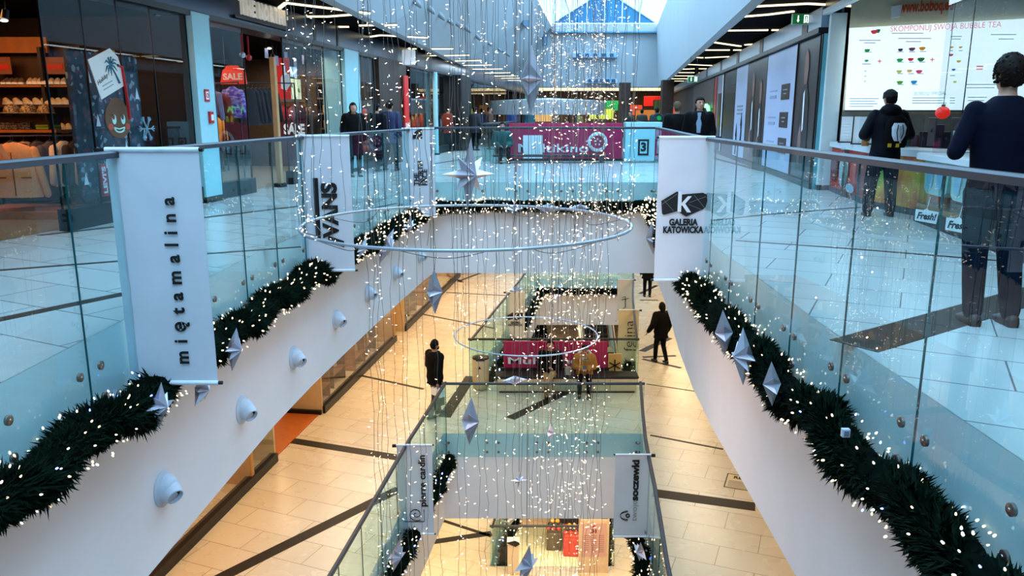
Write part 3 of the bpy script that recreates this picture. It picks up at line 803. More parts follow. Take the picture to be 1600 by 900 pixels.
def tnf(b, x, z, s):
    M = up_frame(b, x, z); m = MB()
    for k, (r0, r1) in enumerate(((.14, .21), (.065, .115), (.0, .04))):
        pts = [(r1 * math.cos(PI / 2 * q / 10), r1 * math.sin(PI / 2 * q / 10)) for q in range(11)] + [(r0 * math.cos(PI / 2 * q / 10), r0 * math.sin(PI / 2 * q / 10)) for q in range(10, -1, -1)]
        m.prism([(.22 * s / .22 + p[0] * s, p[1] * s) for p in pts], M, .003)
    m.build('emblem', INK, b)
    text('THE\nNORTH\nFACE', M @ Matrix.Translation((-.0, .22 * s, 0)), .15 * s, INK, b, bold=.004, align='LEFT', valign='TOP', line=.62)
b = banner('third white banner along left railing with half-dome mountain logo', -2.12, -1.5, 15.4, 1.22, -.49, -1)
tnf(b, .08, -.25, .9)
text('', flat_frame(b, 0, 0), .1, INK, b) if False else None

def gk(b, z, s, letters=True):
    M = flat_frame(b, 0, z)
    L = [(-.27, .02), (-.09, .13), (-.075, .125), (-.075, -.10), (-.235, -.145), (-.255, -.13)]
    Rr = [(-.03, .095), (.215, .115), (.262, .09), (.27, .02), (.255, -.05), (.23, -.075), (.03, -.165), (-.075, -.10), (-.03, -.10)]
    m = MB(); m.prism([(x * s, y * s) for x, y in L], M, .002); m.prism([(x * s, y * s) for x, y in Rr], M, .002); m.build('emblem', INK, b)
    k = MB(); M2 = M @ Matrix.Translation((0, 0, .003))
    k.prism([(x * s, y * s) for x, y in ((-.075, .13), (-.033, .13), (-.033, -.11), (-.075, -.11))], M2, .002)
    k.prism([(x * s, y * s) for x, y in ((-.035, -.01), (.04, .075), (.085, .075), (.012, -.012), (.085, -.115), (.038, -.115), (-.02, -.035), (-.035, -.035))], M2, .002)
    k.build('emblem_letter', m_white, b)
    f = MB()
    for a, c in (((-.24, .03), (-.12, -.1)), ((-.26, -.02), (-.09, .1)), ((.06, .0), (.25, .07)), ((.11, .09), (.24, -.06)), ((.05, -.02), (.2, -.08))):
        f.tube([M2 @ Vector((a[0] * s, a[1] * s, 0)), M2 @ Vector((c[0] * s, c[1] * s, 0))], .0025 * s, 4)
    f.build('facet_line', GREYINK, b)
    if letters:
        fit(text('GALERIA', M @ Matrix.Translation((0, -.235 * s, 0)), .105 * s, INK, b, bold=.005 * s), .34 * s)
        fit(text('KATOWICKA', M @ Matrix.Translation((0, -.325 * s, 0)), .105 * s, INK, b, bold=.005 * s), .475 * s)
m_white = mat('white_ink', '#e2e4ea', .7)
b = banner('white banner with black faceted logo and mall name on right railing', 1.70, 2.335, 9.2, 1.22, -.49, 1)
gk(b, .09, 1.0)

def spiral(b, x, z, s):
    M = up_frame(b, x, z); pts = []
    for k in range(40):
        a = k / 39 * 3.2 * PI; r = s * (.02 + .13 * k / 39); pts.append(M @ Vector((r * math.cos(a), r * math.sin(a), .002)))
    m = MB().tube(pts, .007 * s / .9, 4)
    m.tube([M @ Vector((-.16 * s, y * s, .002)) for y in (-.16, .24)], .006, 4).tube([M @ Vector((x_ * s, -.16 * s, .002)) for x_ in (-.16, .1)], .006, 4)
    m.build('emblem', INK, b)
b = banner('white banner with square spiral logo and vertical fashion name, lower left', -2.02, -1.40, 12.8, -4.16, -5.9, -1)
fit(text('pierre cardin', up_frame(b, .13, .18), .17, INK, b, bold=.004), .98)
spiral(b, .0, -.46, .9)
b = banner('white banner with eye logo and vertical contact lens shop name, lower right', 1.76, 2.36, 12.4, -4.16, -5.72, 1)
fit(text('soczewki', up_frame(b, .05, .30), .17, INK, b, bold=.008), .76)
fit(text('twoje', up_frame(b, .05, -.27), .15, GREYINK, b, bold=-.002), .38)
M = up_frame(b, -.06, -.36); e = MB()
e.tube([M @ Vector((.0 + .09 * math.sin(a), .11 * math.cos(a) * 1.2, .002)) for a in [k * PI / 12 - PI / 2 for k in range(13)]], .006, 4)
e.tube([M @ Vector((.0 - .07 * math.sin(a), .11 * math.cos(a) * 1.2, .002)) for a in [k * PI / 12 - PI / 2 for k in range(13)]], .006, 4)
e.tube([M @ Vector((.03 * math.cos(a), .03 * math.sin(a), .002)) for a in [k * PI / 6 for k in range(12)]], .012, 4, True)
e.build('emblem', INK, b)
BEIGE = mat('beige_banner_cloth', '#cfc4a6', .8, var=.03)
b = banner('beige banner with tall thin lowercase name on farther right railing', 3.17, 3.78, 22.6, -4.17, -6.0, 1, BEIGE)
fit(text('felina', up_frame(b, .02, .1), .36, INK, b, bold=-.003), .95)
b = banner('pale banner with small dark ornament, above the beige one', 3.72, 4.28, 27.0, -4.17, -5.7, 1)
MB().tube([(-.1, -.014, .1), (.0, -.014, .15), (.02, -.014, -.25), (-.06, -.014, -.3)], .012, 5).tube([(-.12, -.014, .02), (.13, -.014, .08)], .01, 5).build('emblem', INK, b)
b = banner('far small white banner with black faceted logo on middle floor', -.20, .42, 25.0, -4.17, -5.9, -1)
gk(b, .05, .95)

# ================================================================== MAGENTA PANELS, BENCHES, BIN
def multikino(label, xa, xb, Y, z0, z1, wording, sheet):
    t = thing('advert_panel', label, 'sign', ((xa + xb) / 2, Y, z0)); W_ = xb - xa; H_ = z1 - z0
    MB().box((0, .03, H_ / 2), (W_, .05, H_)).build('panel', PINK, t, bevel=.004)
    MB().box((0, -.01, .04), (W_ + .1, .05, .08)).build('base_rail', DARK, t)
    fit(text(wording[0], FR((-W_ * .11, -.006, H_ * .33), XR, ZU), H_ * .32, m_white, t, bold=.005), W_ * wording[1])
    m = MB(); c = Vector((W_ * .28, -.004, H_ * .5)); r = H_ * .22
    m.tube([c + Vector((r * math.cos(a), 0, r * math.sin(a))) for a in [2 * PI * k / 24 for k in range(24)]], r * .22, 5, True, 1.0)
    m.prism([(-1.5 * r, .1 * r), (-.9 * r, .35 * r), (-.9 * r, -.1 * r)], FR(c, XR, ZU), .006)
    for k in range(5):
        a = 2 * PI * k / 5 + .3; m.sph(c + Vector((r * .35 * math.cos(a), 0, r * .35 * math.sin(a))), (r * .12, .01, r * .12), 8, 5)
    m.build('emblem', m_white, t)
    if sheet:
        MB().box((-W_ * .29, -.03, H_ * .37), (W_ * .17, .008, H_ * .62)).build('taped_sheet', PAPER, t)
        MB().prism([(-.06, -.08), (.05, -.02), (.0, .02), (.06, .09), (-.03, .05), (.01, .0)], FR((-W_ * .28, -.036, H_ * .36), XR, ZU), .003).build('sheet_print', GREYINK, t)
    return t
multikino('magenta cinema advertisement panel on the upper bridge with taped white sheet', -.10, 3.55, 25.6, .02, 1.22, ('Multikino', .62), True)
multikino('magenta cinema advertisement panel behind the bench on middle floor', -.22, 2.46, 19.38, -5.0, -4.22, ('Multikino', .7), False)
# pale teal number box at the right end of the upper panel
t = thing('info_box', 'pale teal box with black-framed number beside the magenta panel', 'sign', (4.15, 25.4, 0.05))
MB().box((0, 0, .6), (1.15, .5, 1.2)).build('box_body', TEALC, t, bevel=.02)
for k, x in enumerate((-.0, .47)):
    m = MB().box((x, -.262, .42), (.34 if k == 0 else .2, .02, .50)).build('number_frame', BLACK, t)
    MB().box((x, -.275, .42), (.22 if k == 0 else .1, .01, .38)).build('number_card', TEALC, m)
text('3', FR((0, -.285, .42), XR, ZU), .36, BLACK, t, bold=.02)
# bench on the middle floor bridge
p0, p1 = -.42, 3.2
t = thing('long_bench', 'long cream bench with black seat in front of magenta panel', 'bench', ((p0 + p1) / 2, 19.0, -5.4))
BEN = mat('cream_bench', '#cdb88f', .45, var=.06)
MB().box((0, .02, .18), (p1 - p0 - .1, .42, .36)).build('bench_body', BEN, t, bevel=.015)
MB().box((0, .03, .40), (p1 - p0, .46, .07)).build('seat', mat('black_seat_pad', '#101012', .6, var=.2), t, bevel=.02)
MB().box((0, -.19, .02), (p1 - p0 - .2, .02, .05)).build('kick_plate', WOODD, t)
for k in range(1, 5): MB().box((-(p1 - p0) / 2 + (p1 - p0) * k / 5, -.192, .2), (.008, .008, .30)).build('joint', DARK, t)
t = thing('long_bench', 'low dark bench at the foot of upper magenta panel', 'bench', (1.2, 25.0, 0))
MB().box((0, 0, .22), (3.6, .5, .06)).build('seat', DARK, t, bevel=.01)
for x in (-1.6, 0, 1.6): MB().box((x, 0, .1), (.08, .44, .19)).build('leg', RAIL, t)
# black snowflake panel at the right end, beige
t = thing('panel', 'yellow panel with dark snowflake beside the magenta panel end', 'panel', (2.66, 19.42, -5.0))
MB().box((0, 0, .22), (.34, .05, .44)).build('board', mat('yellow_panel', '#cda65a', .5), t)
m = MB()
for k in range(3):
    a = PI * k / 3 + PI / 2
    m.tube([(.16 * math.cos(a), -.03, .13 + .16 * math.sin(a)), (-.16 * math.cos(a), -.03, .13 - .16 * math.sin(a))], .018, 5)
m.build('snowflake', BLACK, t)
# litter bin
t = thing('litter_bin', 'beige rounded litter bin with black lid at railing corner', 'bin', (-.80, 19.1, -5.4))
BINM = mat('beige_bin', '#c6b489', .4, var=.04)
MB().rings([(0, 0, .02, .16, .16), (0, 0, .06, .2, .18), (0, 0, .45, .215, .19), (0, 0, .78, .22, .19), (0, 0, .82, .20, .17)], 20).build('bin_body', BINM, t, smooth=True)
MB().rings([(0, 0, .82, .215, .185), (0, 0, .86, .215, .185), (0, 0, .885, .15, .12)], 20).build('lid', BLACK, t, smooth=True)
MB().box((0, -.12, .83), (.22, .14, .06)).build('slot', DARK, t)
MB().prism([(-.04, -.03), (.04, -.03), (0, .05)], FR((-.02, -.193, .62), XR, ZU), .004).build('recycling_mark', INK, t)

# ================================================================== PEOPLE
def remesh(mb, name, voxel, m, parent, iters=3, fac=.45):
    o = mb.build(name, m, parent, smooth=False)
    md = o.modifiers.new('r', 'REMESH'); md.mode = 'VOXEL'; md.voxel_size = voxel; md.use_smooth_shade = True
    sm = o.modifiers.new('s', 'SMOOTH'); sm.iterations = iters; sm.factor = fac
    return o
SKIN = mat('skin', '#c08f76', .5, var=.05, scale=20)
DENIM = mat('blue_denim', '#0a1626', .8, var=.15, scale=40, spec=.12)
NAVY = mat('navy_knit', '#03061a', .85, var=.12, scale=60, bump=.1, spec=.12)
NAVYJ = mat('navy_jacket', '#040812', .6, var=.15, scale=20, bump=.1, spec=.12)
BLKC = mat('black_coat', '#060608', .75, var=.2, scale=20, bump=.08, spec=.12)
DKTR = mat('dark_trousers', '#060a12', .8, var=.15, scale=30, spec=.12)
GRTR = mat('grey_trousers', '#5d5a58', .8, var=.1, scale=30)
KHAKI = mat('khaki_cloth', '#a08458', .8, var=.12, scale=20)
MUST = mat('mustard_coat', '#9c6a1e', .75, var=.12, scale=20, bump=.1)
BRSHOE = mat('brown_leather', '#2a1610', .45, var=.2)
BKSHOE = mat('black_leather', '#0c0c0d', .4, var=.2)
HAIRB = mat('brown_hair', '#140b07', .6, var=.3, scale=60, bump=.3, spec=.12)
HAIRK = mat('black_hair', '#0a0808', .55, var=.3, scale=60, bump=.3, spec=.12)
HAIRG = mat('grey_brown_hair', '#5b4a3a', .6, var=.3, scale=60, bump=.3, spec=.12)
TEALJ = mat('teal_jacket', '#0c4848', .7, var=.15)
def person(label, loc, rz, H=1.75, top=BLKC, legs=DKTR, hair=HAIRK, shoe=BKSHOE, pose=None, hem=-.12, lean=0.0, vox=.02, hairlen=0, puff=.0, group=None, hood=False, turn=0.0, face=True, nod=0.0, gap=1.0, legw=1.0):
    """faces local -Y; right hand at -x"""
    s = H / 1.75; q = pose or {}
    hz = q.get('hz', .92)
    t = thing('person', label, 'person', loc, rz, group)
    V = lambda *a: Vector(a) * s
    J = dict(lh=V(.09, 0, hz - .02), lk=V(.10, -.02, .50), la=V(.105 * gap, .02, .09), rh=V(-.09, 0, hz - .02), rk=V(-.10, -.02, .50), ra=V(-.105 * gap, .02, .09),
             ls=V(.185, -lean * .9, hz + .50), le=V(.25, .03 - lean * .6, hz + .22), lw=V(.26, -.07 - lean * .4, hz - .02), rs=V(-.185, -lean * .9, hz + .50), re=V(-.25, .03 - lean * .6, hz + .22), rw=V(-.26, -.07 - lean * .4, hz - .02))
    for k, v in q.items():
        if k != 'hz': J[k] = V(*v)
    def torso(m, g, z0, grow=1.0):
        spec = [(-.10, .135, .10), (0.0, .165, .118), (.12, .150, .106), (.30, .168, .118), (.43, .188, .115), (.50, .178, .098), (.56, .10, .078), (.595, .062, .06)]
        out = []
        if z0 < -.1: out.append((0, 0, (hz + z0) * s, (.165 + g * 1.2) * s, (.125 + g) * s))
        for dz, rx, ry in spec:
            if dz < z0: continue
            out.append((0, -lean * max(0, dz) / .55 * s, (hz + dz) * s, (rx + g) * s, (ry + g) * s))
        m.rings(out, 18)
    HC = V(0, -.012 - lean * 1.05, hz + .735)
    RT = Matrix.Rotation(turn, 3, 'Z') @ Matrix.Rotation(nod, 3, 'X')
    # body: one continuous surface
    b = MB(); torso(b, 0, -.1)
    b.cap(V(0, -lean, hz + .55), HC - V(0, 0, .06), .058 * s, .052 * s, 12)
    b.sph(HC, (.077 * s, .096 * s, .113 * s), 16, 12, RT)
    b.sph(HC + RT @ V(0, -.028, -.055), (.056 * s, .062 * s, .062 * s), 12, 8, RT)
    b.cap(HC + RT @ V(0, -.088, .012), HC + RT @ V(0, -.112, -.022), .010 * s, .016 * s, 6)
    for e in (-1, 1): b.sph(HC + RT @ V(e * .079, .006, -.008), (.012 * s, .02 * s, .032 * s), 8, 6, RT)
    for sd in ('l', 'r'):
        b.cap(J[sd + 'h'], J[sd + 'k'], .078 * s, .055 * s); b.cap(J[sd + 'k'], J[sd + 'a'], .054 * s, .036 * s)
        b.cap(J[sd + 'a'] - V(0, 0, .03), J[sd + 'a'] + V(0, -.11, -.055), .034 * s, .026 * s)
        b.cap(J[sd + 's'], J[sd + 'e'], .052 * s, .040 * s); b.cap(J[sd + 'e'], J[sd + 'w'], .039 * s, .027 * s)
        d = (J[sd + 'w'] - J[sd + 'e']).normalized(); sx = 1 if sd == 'l' else -1
        fwd = Vector((-sx * .35, -1, 0)); fwd = (fwd - d * fwd.dot(d)); fwd = fwd.normalized() if fwd.length > .05 else Vector((0, 0, 1))
        sid = d.cross(fwd)
        pc = J[sd + 'w'] + d * .05 * s
        b.cap(J[sd + 'w'], pc + d * .02 * s, .026 * s, .030 * s)
        for k, L in enumerate((.066, .078, .072, .055)):
            o = pc + d * .035 * s + fwd * (k - 1.5) * -.019 * s
            mid = o + d * L * .55 * s + sid * -.006 * s * sx; tip = mid + (d * .8 - sid * .55 * sx).normalized() * L * .5 * s
            b.cap(o, mid, .0095 * s, .0088 * s, 6); b.cap(mid, tip, .0088 * s, .0075 * s, 6)
        th = pc + fwd * .028 * s
        b.cap(th - d * .02 * s, th + (d + fwd * .7).normalized() * .05 * s, .0115 * s, .009 * s, 6)
    remesh(b, 'body', min(vox, .013), SKIN, t, 2, .35)
    # clothing
    j = MB(); torso(j, .022 + puff, hem)
    for sd in ('l', 'r'):
        d = (J[sd + 'w'] - J[sd + 'e']).normalized()
        j.sph(J[sd + 's'], (.072 + puff) * s, 10, 8)
        j.cap(J[sd + 's'], J[sd + 'e'], (.068 + puff) * s, (.056 + puff) * s); j.cap(J[sd + 'e'], J[sd + 'w'] - d * .02 * s, (.055 + puff) * s, (.040 + puff * .6) * s)
    j.rings([(0, -lean * 1.0, (hz + .545) * s, .095 * s, .085 * s), (0, -lean * 1.02, (hz + .60) * s, .076 * s, .076 * s)], 14)
    if hood: j.sph(V(0, .07 - lean, hz + .58), (.15 * s, .10 * s, .09 * s), 12, 8)
    remesh(j, 'jacket', vox, top, t)
    l = MB()
    l.rings([(0, 0, (hz - .10) * s, .165 * s, .13 * s), (0, 0, hz * s, .178 * s, .13 * s), (0, 0, (hz + .1) * s, .165 * s, .12 * s)], 16)
    for sd in ('l', 'r'):
        l.cap(J[sd + 'h'], J[sd + 'k'], .098 * s * legw, .074 * s * legw); l.cap(J[sd + 'k'], J[sd + 'a'] + V(0, 0, .0), .073 * s * legw, .058 * s * legw)
    remesh(l, 'trousers', vox, legs, t)
    for sd in ('l', 'r'):
        a = J[sd + 'a']; base = a.z - .09 * s
        r = MB()
        r.loft([[(a.x + dx * s * w_, a.y + y * s, base + z * s) for dx, z in ((-.042, .0), (.042, .0), (.045, .03), (.036, h * .8), (0, h), (-.036, h * .8), (-.045, .03))] for y, w_, h in ((.085, .6, .05), (.07, .85, .085), (.0, .95, .095), (-.07, 1.05, .07), (-.14, 1.0, .05), (-.18, .65, .035))])
        r.build('shoe', shoe, t, smooth=60)
    # hair
    hm = MB(); hm.sph(V(0, 0, 0), (.088 * s, .106 * s, .120 * s), 24, 18)
    lo = -.078 - hairlen
    keep = [f for f in hm.f if all(not ((hm.v[i][1] < -.035 * s and hm.v[i][2] < .055 * s) or hm.v[i][2] < lo * s or (abs(hm.v[i][1]) <= .035 * s and hm.v[i][2] < -.01 * s - hairlen * s)) for i in f)]
    hm.v = [tuple(HC + RT @ (Vector(v) + Vector((0, .004, .004)) * s + Vector((random.uniform(-.004, .004), random.uniform(-.004, .004), random.uniform(-.003, .013))) * s)) for v in hm.v]; hm.f = keep
    if hairlen: hm.cap(HC + V(0, .05, -.02), HC + V(0, .06, -.18), .075 * s, .06 * s, 12)
    h = hm.build('hair', hair, t, smooth=True)
    sd_ = h.modifiers.new('thick', 'SOLIDIFY'); sd_.thickness = .012 * s; sd_.offset = 0
    if face:
        for e in (-1, 1):
            MB().sph(HC + RT @ V(e * .031, -.087, .014), (.013 * s, .010 * s, .008 * s), 8, 6).build('eye', BLACK, t)
            MB().cap(HC + RT @ V(e * .018, -.094, .034), HC + RT @ V(e * .046, -.083, .034), .005 * s, .004 * s, 6).build('eyebrow', hair, t)
        MB().cap(HC + RT @ V(-.02, -.092, -.062), HC + RT @ V(.02, -.092, -.062), .006 * s, .006 * s, 6).build('mouth', mat('lips', '#8a4a44', .5), t)
    return t, J, HC, s
# man standing at the right railing, his back to us
t, J, HC, s = person('man in navy sweater and dark jeans standing with his back turned at right railing', (3.33, 5.42, 0), PI - .12, 1.82, NAVY, DENIM, HAIRB, BRSHOE,
                     dict(le=(.29, .03, 1.16), lw=(.17, -.22, 1.20), re=(-.30, .05, 1.16), rw=(-.16, -.22, 1.20), la=(.055, .02, .09), lk=(.07, -.02, .5), ra=(-.185, .02, .09), rk=(-.15, -.02, .5)), hem=-.06, vox=.014, face=False, nod=-.12, gap=1.25, legw=1.12)
tf = MB()
for k in range(420):   # short tousled tufts
    a = random.uniform(0, 2 * PI); b_ = random.uniform(-.45, PI / 2); o = Vector((math.cos(a) * math.cos(b_) * .088, math.sin(a) * math.cos(b_) * .106, math.sin(b_) * .122)) * s
    if o.y < -.03 * s and o.z < .05 * s: continue
    dr = (o.normalized() * .6 + Vector((random.uniform(-.6, .6), random.uniform(-.4, .4), random.uniform(-.5, .7)))).normalized() * random.uniform(.010, .024) * (1 if o.z > 0 else .5)
    tf.tube([HC + o * .96, HC + o + dr * .5, HC + o + dr + Vector((0, 0, -.004))], [.012, .010, .003], 5)
tf.build('hair_tufts', HAIRB, t)
# customer with the backpack at the counter
t, J, HC, s = person('customer in navy hooded jacket wearing cap and backpack at the bubble tea counter', (5.42, 11.55, 0), PI - .12, 1.78, NAVYJ, DENIM, HAIRK, BKSHOE,
                     dict(le=(.31, .0, 1.16), lw=(.18, -.26, 1.10), re=(-.31, .0, 1.16), rw=(-.18, -.26, 1.10), la=(.17, .02, .09), lk=(.15, -.02, .5), ra=(-.15, .0, .09), rk=(-.13, -.04, .5)), hem=-.17, vox=.016, hood=True, puff=.022, face=False, nod=.15, legw=1.28)
MB().rings([(HC.x, HC.y + .0, HC.z + .02, .098, .115), (HC.x, HC.y, HC.z + .09, .092, .108), (HC.x, HC.y, HC.z + .125, .05, .06)], 18).build('cap', mat('black_cap', '#08090c', .8), t, smooth=True)
bp = thing('backpack', 'black backpack with pale grey front pocket on the customer', 'backpack', (5.42 + .02, 11.55 - .24, 1.22), -.12); bp.matrix_basis = bp.matrix_basis @ Matrix.Scale(.86, 4)
m = MB()
m.rings([(0, 0, -.25, .15, .07), (0, 0, -.2, .18, .11), (0, 0, 0, .19, .12), (0, 0, .18, .17, .10), (0, .01, .26, .1, .06)], 18)
m.build('bag', mat('black_nylon', '#030304', .8, var=.2, spec=.1), bp, smooth=True)
GP = mat('pale_grey_nylon', '#aeb6c0', .6, var=.12, scale=12)
MB().rings([(0, -.10, -.14, .06, .03), (0, -.11, -.05, .105, .045), (0, -.11, .08, .115, .04), (0, -.09, .15, .08, .02)], 14).build('front_pocket', GP, bp, smooth=True)
for x in (-.03, .035): MB().tube([(x, -.155, .12), (x * 1.6, -.165, 0), (x * .6, -.15, -.13)], .007, 5).build('zip', BLACK, bp)
MB().tube([(-.0, -.16, .1), (.0, -.17, -.02), (.02, -.165, -.17)], .014, 5).build('strap', mat('grey_strap', '#8b8d8e', .6), bp)
for x in (-.12, .0): MB().box((x, -.10, -.21), (.05, .03, .06)).build('yellow_tab', mat('yellow_tab', '#b58a12', .6), bp)
# woman by the right hoarding
t, J, HC, s = person('person with short dark hair in open black coat facing us behind right railing', (3.62, 15.5, 0), -.25, 1.76, BLKC, DKTR, HAIRK, BKSHOE, dict(hz=.93), hem=-.4, vox=.018, puff=.03, turn=.35)
MB().rings([(0, -.075, 1.12 * s, .07, .10), (0, -.08, 1.3 * s, .085, .11), (0, -.06, 1.5 * s, .06, .08)], 12).build('shirt', mat('grey_blue_shirt', '#7f93a8', .8, var=.1), t, smooth=True)
MB().tube([(.06, -.13, 1.25 * s), (.12, -.06, 1.46 * s), (.09, .09, 1.55 * s), (-.09, .09, 1.55 * s), (-.12, -.06, 1.46 * s), (-.06, -.13, 1.25 * s)], .045, 8).build('fur_collar', mat('black_fur', '#101014', .95, var=.5, scale=60, bump=.6), t, smooth=True)
person('person in black coat with light brown hair, back turned, left of the dark-haired one', (3.62, 17.6, 0), PI, 1.72, BLKC, DKTR, HAIRG, BKSHOE, None, hem=-.3, puff=.04, face=False)
t, J, HC, s = person('person in dark teal jacket with green round patch near right corridor', (5.5, 30.5, 0), PI + .3, 1.72, mat('dark_slate_jacket', '#14262e', .7, var=.2), DKTR, HAIRK, BKSHOE, None, hem=-.2, puff=.04, face=False, hood=True)
MB().cyl((0, .19, 1.36), (0, .205, 1.36), .09, .09, 18).build('round_patch', mat('green_patch', '#1fae4a', .5), t)
# left corridor passers-by
person('person in black hooded coat passing the teal column on left', at_z(556, 276, 0), .5, 1.72, BLKC, DKTR, HAIRK, BKSHOE, None, hem=-.4, puff=.05, face=False, hood=True, hairlen=.1)
person('person in navy jacket walking before the brown wall, left one of two', at_z(592, 268, 0), PI - .4, 1.74, NAVYJ, DKTR, HAIRK, BKSHOE, dict(lk=(.1, -.12, .5), la=(.1, -.1, .09), ra=(-.1, .2, .12)), hem=-.2, puff=.04, face=False)
person('person in navy jacket walking before the brown wall, right one of two', at_z(612, 267, 0), PI - .2, 1.8, mat('bright_navy', '#0f1d4a', .7, var=.1), DKTR, HAIRK, BKSHOE, dict(rk=(-.1, -.12, .5), ra=(-.1, -.1, .09), la=(.1, .2, .12)), hem=-.2, puff=.03, face=False)
person('person seen in front of the lit shop poster behind glass, left side', at_z(487, 266, 0), .3, 1.7, mat('dark_brown_coat', '#2a1d1a', .8, var=.1), DKTR, HAIRG, BKSHOE, None, hem=-.2, puff=.03)
# man sitting in front of the upper magenta panel
SIT = dict(hz=.36, lk=(.12, -.44, .44), la=(.12, -.44, .09), rk=(-.12, -.44, .44), ra=(-.12, -.42, .09), le=(.27, -.08, .58), lw=(.12, -.3, .52), re=(-.27, -.08, .58), rw=(-.12, -.3, .52))
person('man in dark teal jacket sitting in front of the upper magenta panel', (-.32, 24.9, 0), .2, 1.8, TEALJ, DKTR, HAIRK, BKSHOE, SIT, hem=-.1, puff=.04, lean=.08)
# --- middle floor
t, J, HC, s = person('man in black jacket and grey trousers walking past lower glass railing, shopping bag in hand', at_z(681, 650, -5.4), PI / 2 + .75, 1.82, BLKC, GRTR, HAIRK, BKSHOE,
                     dict(lk=(.1, -.1, .5), la=(.1, -.16, .09), rk=(-.09, .06, .48), ra=(-.09, .22, .11), le=(.30, -.06, 1.12), lw=(.36, -.26, .98), re=(-.24, .10, 1.14), rw=(-.25, .12, .88)), hem=-.14, vox=.016, puff=.035, turn=.2, legw=1.15)
MB().rings([(HC.x, HC.y - .05, HC.z - .11, .05, .055), (HC.x, HC.y - .055, HC.z - .05, .066, .062)], 12).build('beard', HAIRB, t, smooth=True)
hp = t.matrix_basis @ J['rw']
bg_ = thing('shopping_bag', 'black and white shopping bag carried by the walking man', 'bag', (hp.x, hp.y, hp.z - .50), PI / 2 + .75)
MB().loft([[(x * .17, y * .06, z) for x, y in ((-1, -1), (1, -1), (1, 1), (-1, 1))] for z in (0, .19)]).build('bag_lower', BLACK, bg_)
MB().loft([[(x * .17, y * .06, z) for x, y in ((-1, -1), (1, -1), (1, 1), (-1, 1))] for z in (.191, .36)]).build('bag_upper', PAPER, bg_)
for y in (-.05, .05): MB().tube([(-.08, y, .35), (-.05, y * .6, .42), (0, 0, .44), (.05, y * .6, .42), (.08, y, .35)], .006, 5).build('handle', BLACK, bg_)
SITL = dict(hz=.50, lk=(.12, -.44, .50), la=(.13, -.44, .09), rk=(-.12, -.44, .50), ra=(-.12, -.40, .09), le=(.25, -.10, .76), lw=(.06, -.30, .74), re=(-.25, -.10, .76), rw=(-.06, -.30, .74))
CR = dict(SITL); CR.update(lk=(.02, -.48, .62), la=(-.16, -.66, .40), lw=(.10, -.34, .66))
t, J, HC, s = person('person in black coat and khaki trousers sitting cross-legged on cream bench', (.95, 18.88, -5.4), .05, 1.78, BLKC, KHAKI, HAIRB, BKSHOE, CR, hem=-.05, puff=.05, vox=.018, lean=.05)
t, J, HC, s = person('person in mustard coat and patterned scarf bent over a phone on cream bench', (1.83, 18.88, -5.4), -.1, 1.66, MUST, BLKC, HAIRK, BKSHOE, SITL, hem=-.08, puff=.05, lean=.16, nod=.45, vox=.018)
MB().tube([(.10 * math.cos(a), -.16 + .10 * math.sin(a), 1.02 * s) for a in [2 * PI * k / 14 for k in range(14)]], .055, 8, True).build('scarf', ramp_mat('scarf_pattern', [(0, '#0f0f10'), (.45, '#b8b2a4'), (.6, '#151515'), (.8, '#8a8477')], 14), t, smooth=True)
MB().rings([(HC.x, HC.y, HC.z + .03, .095, .112), (HC.x, HC.y, HC.z + .11, .07, .085), (HC.x, HC.y, HC.z + .135, .03, .03)], 16).build('knit_hat', BLKC, t, smooth=True)
hp = t.matrix_basis @ ((J['lw'] + J['rw']) / 2)
ph = thing('mobile_phone', 'mobile phone held by the person in mustard coat', 'phone', (hp.x, hp.y - .06, hp.z + .02))
MB().box((0, 0, 0), (.075, .012, .15), M=Matrix.Rotation(-.7, 3, 'X')).build('phone_body', BLACK, ph, bevel=.003)
MB().box((0, .009, .003), (.068, .002, .14), M=Matrix.Rotation(-.7, 3, 'X')).build('screen', mat('phone_screen', '#26303c', .1), ph)
hb = thing('handbag', 'small pale bag standing on the cream bench between two people', 'bag', (1.42, 18.95, -4.96))
MB().rings([(0, 0, 0, .09, .06), (0, 0, .1, .10, .065), (0, 0, .2, .08, .045)], 14).build('bag_body', mat('pale_bag', '#b9ac8e', .6, var=.1), hb, smooth=True)
MB().tube([(-.06, 0, .19), (-.04, 0, .29), (.04, 0, .29), (.06, 0, .19)], .008, 6).build('handle', BLACK, hb)
t, J, HC, s = person('person in long black coat walking away beside the right fascia, lower floor', at_z(1031, 566, -5.4), PI + .35, 1.72, BLKC, BLKC, HAIRK, BKSHOE, dict(lk=(.09, -.1, .5), la=(.09, -.12, .09), ra=(-.08, .22, .12), le=(.30, .05, 1.16), lw=(.44, .02, .96)), hem=-.18, puff=.04, hairlen=.1, face=False)
person('person in black walking far away on the middle floor, head hidden', at_z(1011, 463, -5.4), PI, 1.75, BLKC, DKTR, HAIRK, BKSHOE, dict(lk=(.09, -.08, .5), ra=(-.08, .12, .10)), hem=-.2, puff=.05, face=False)
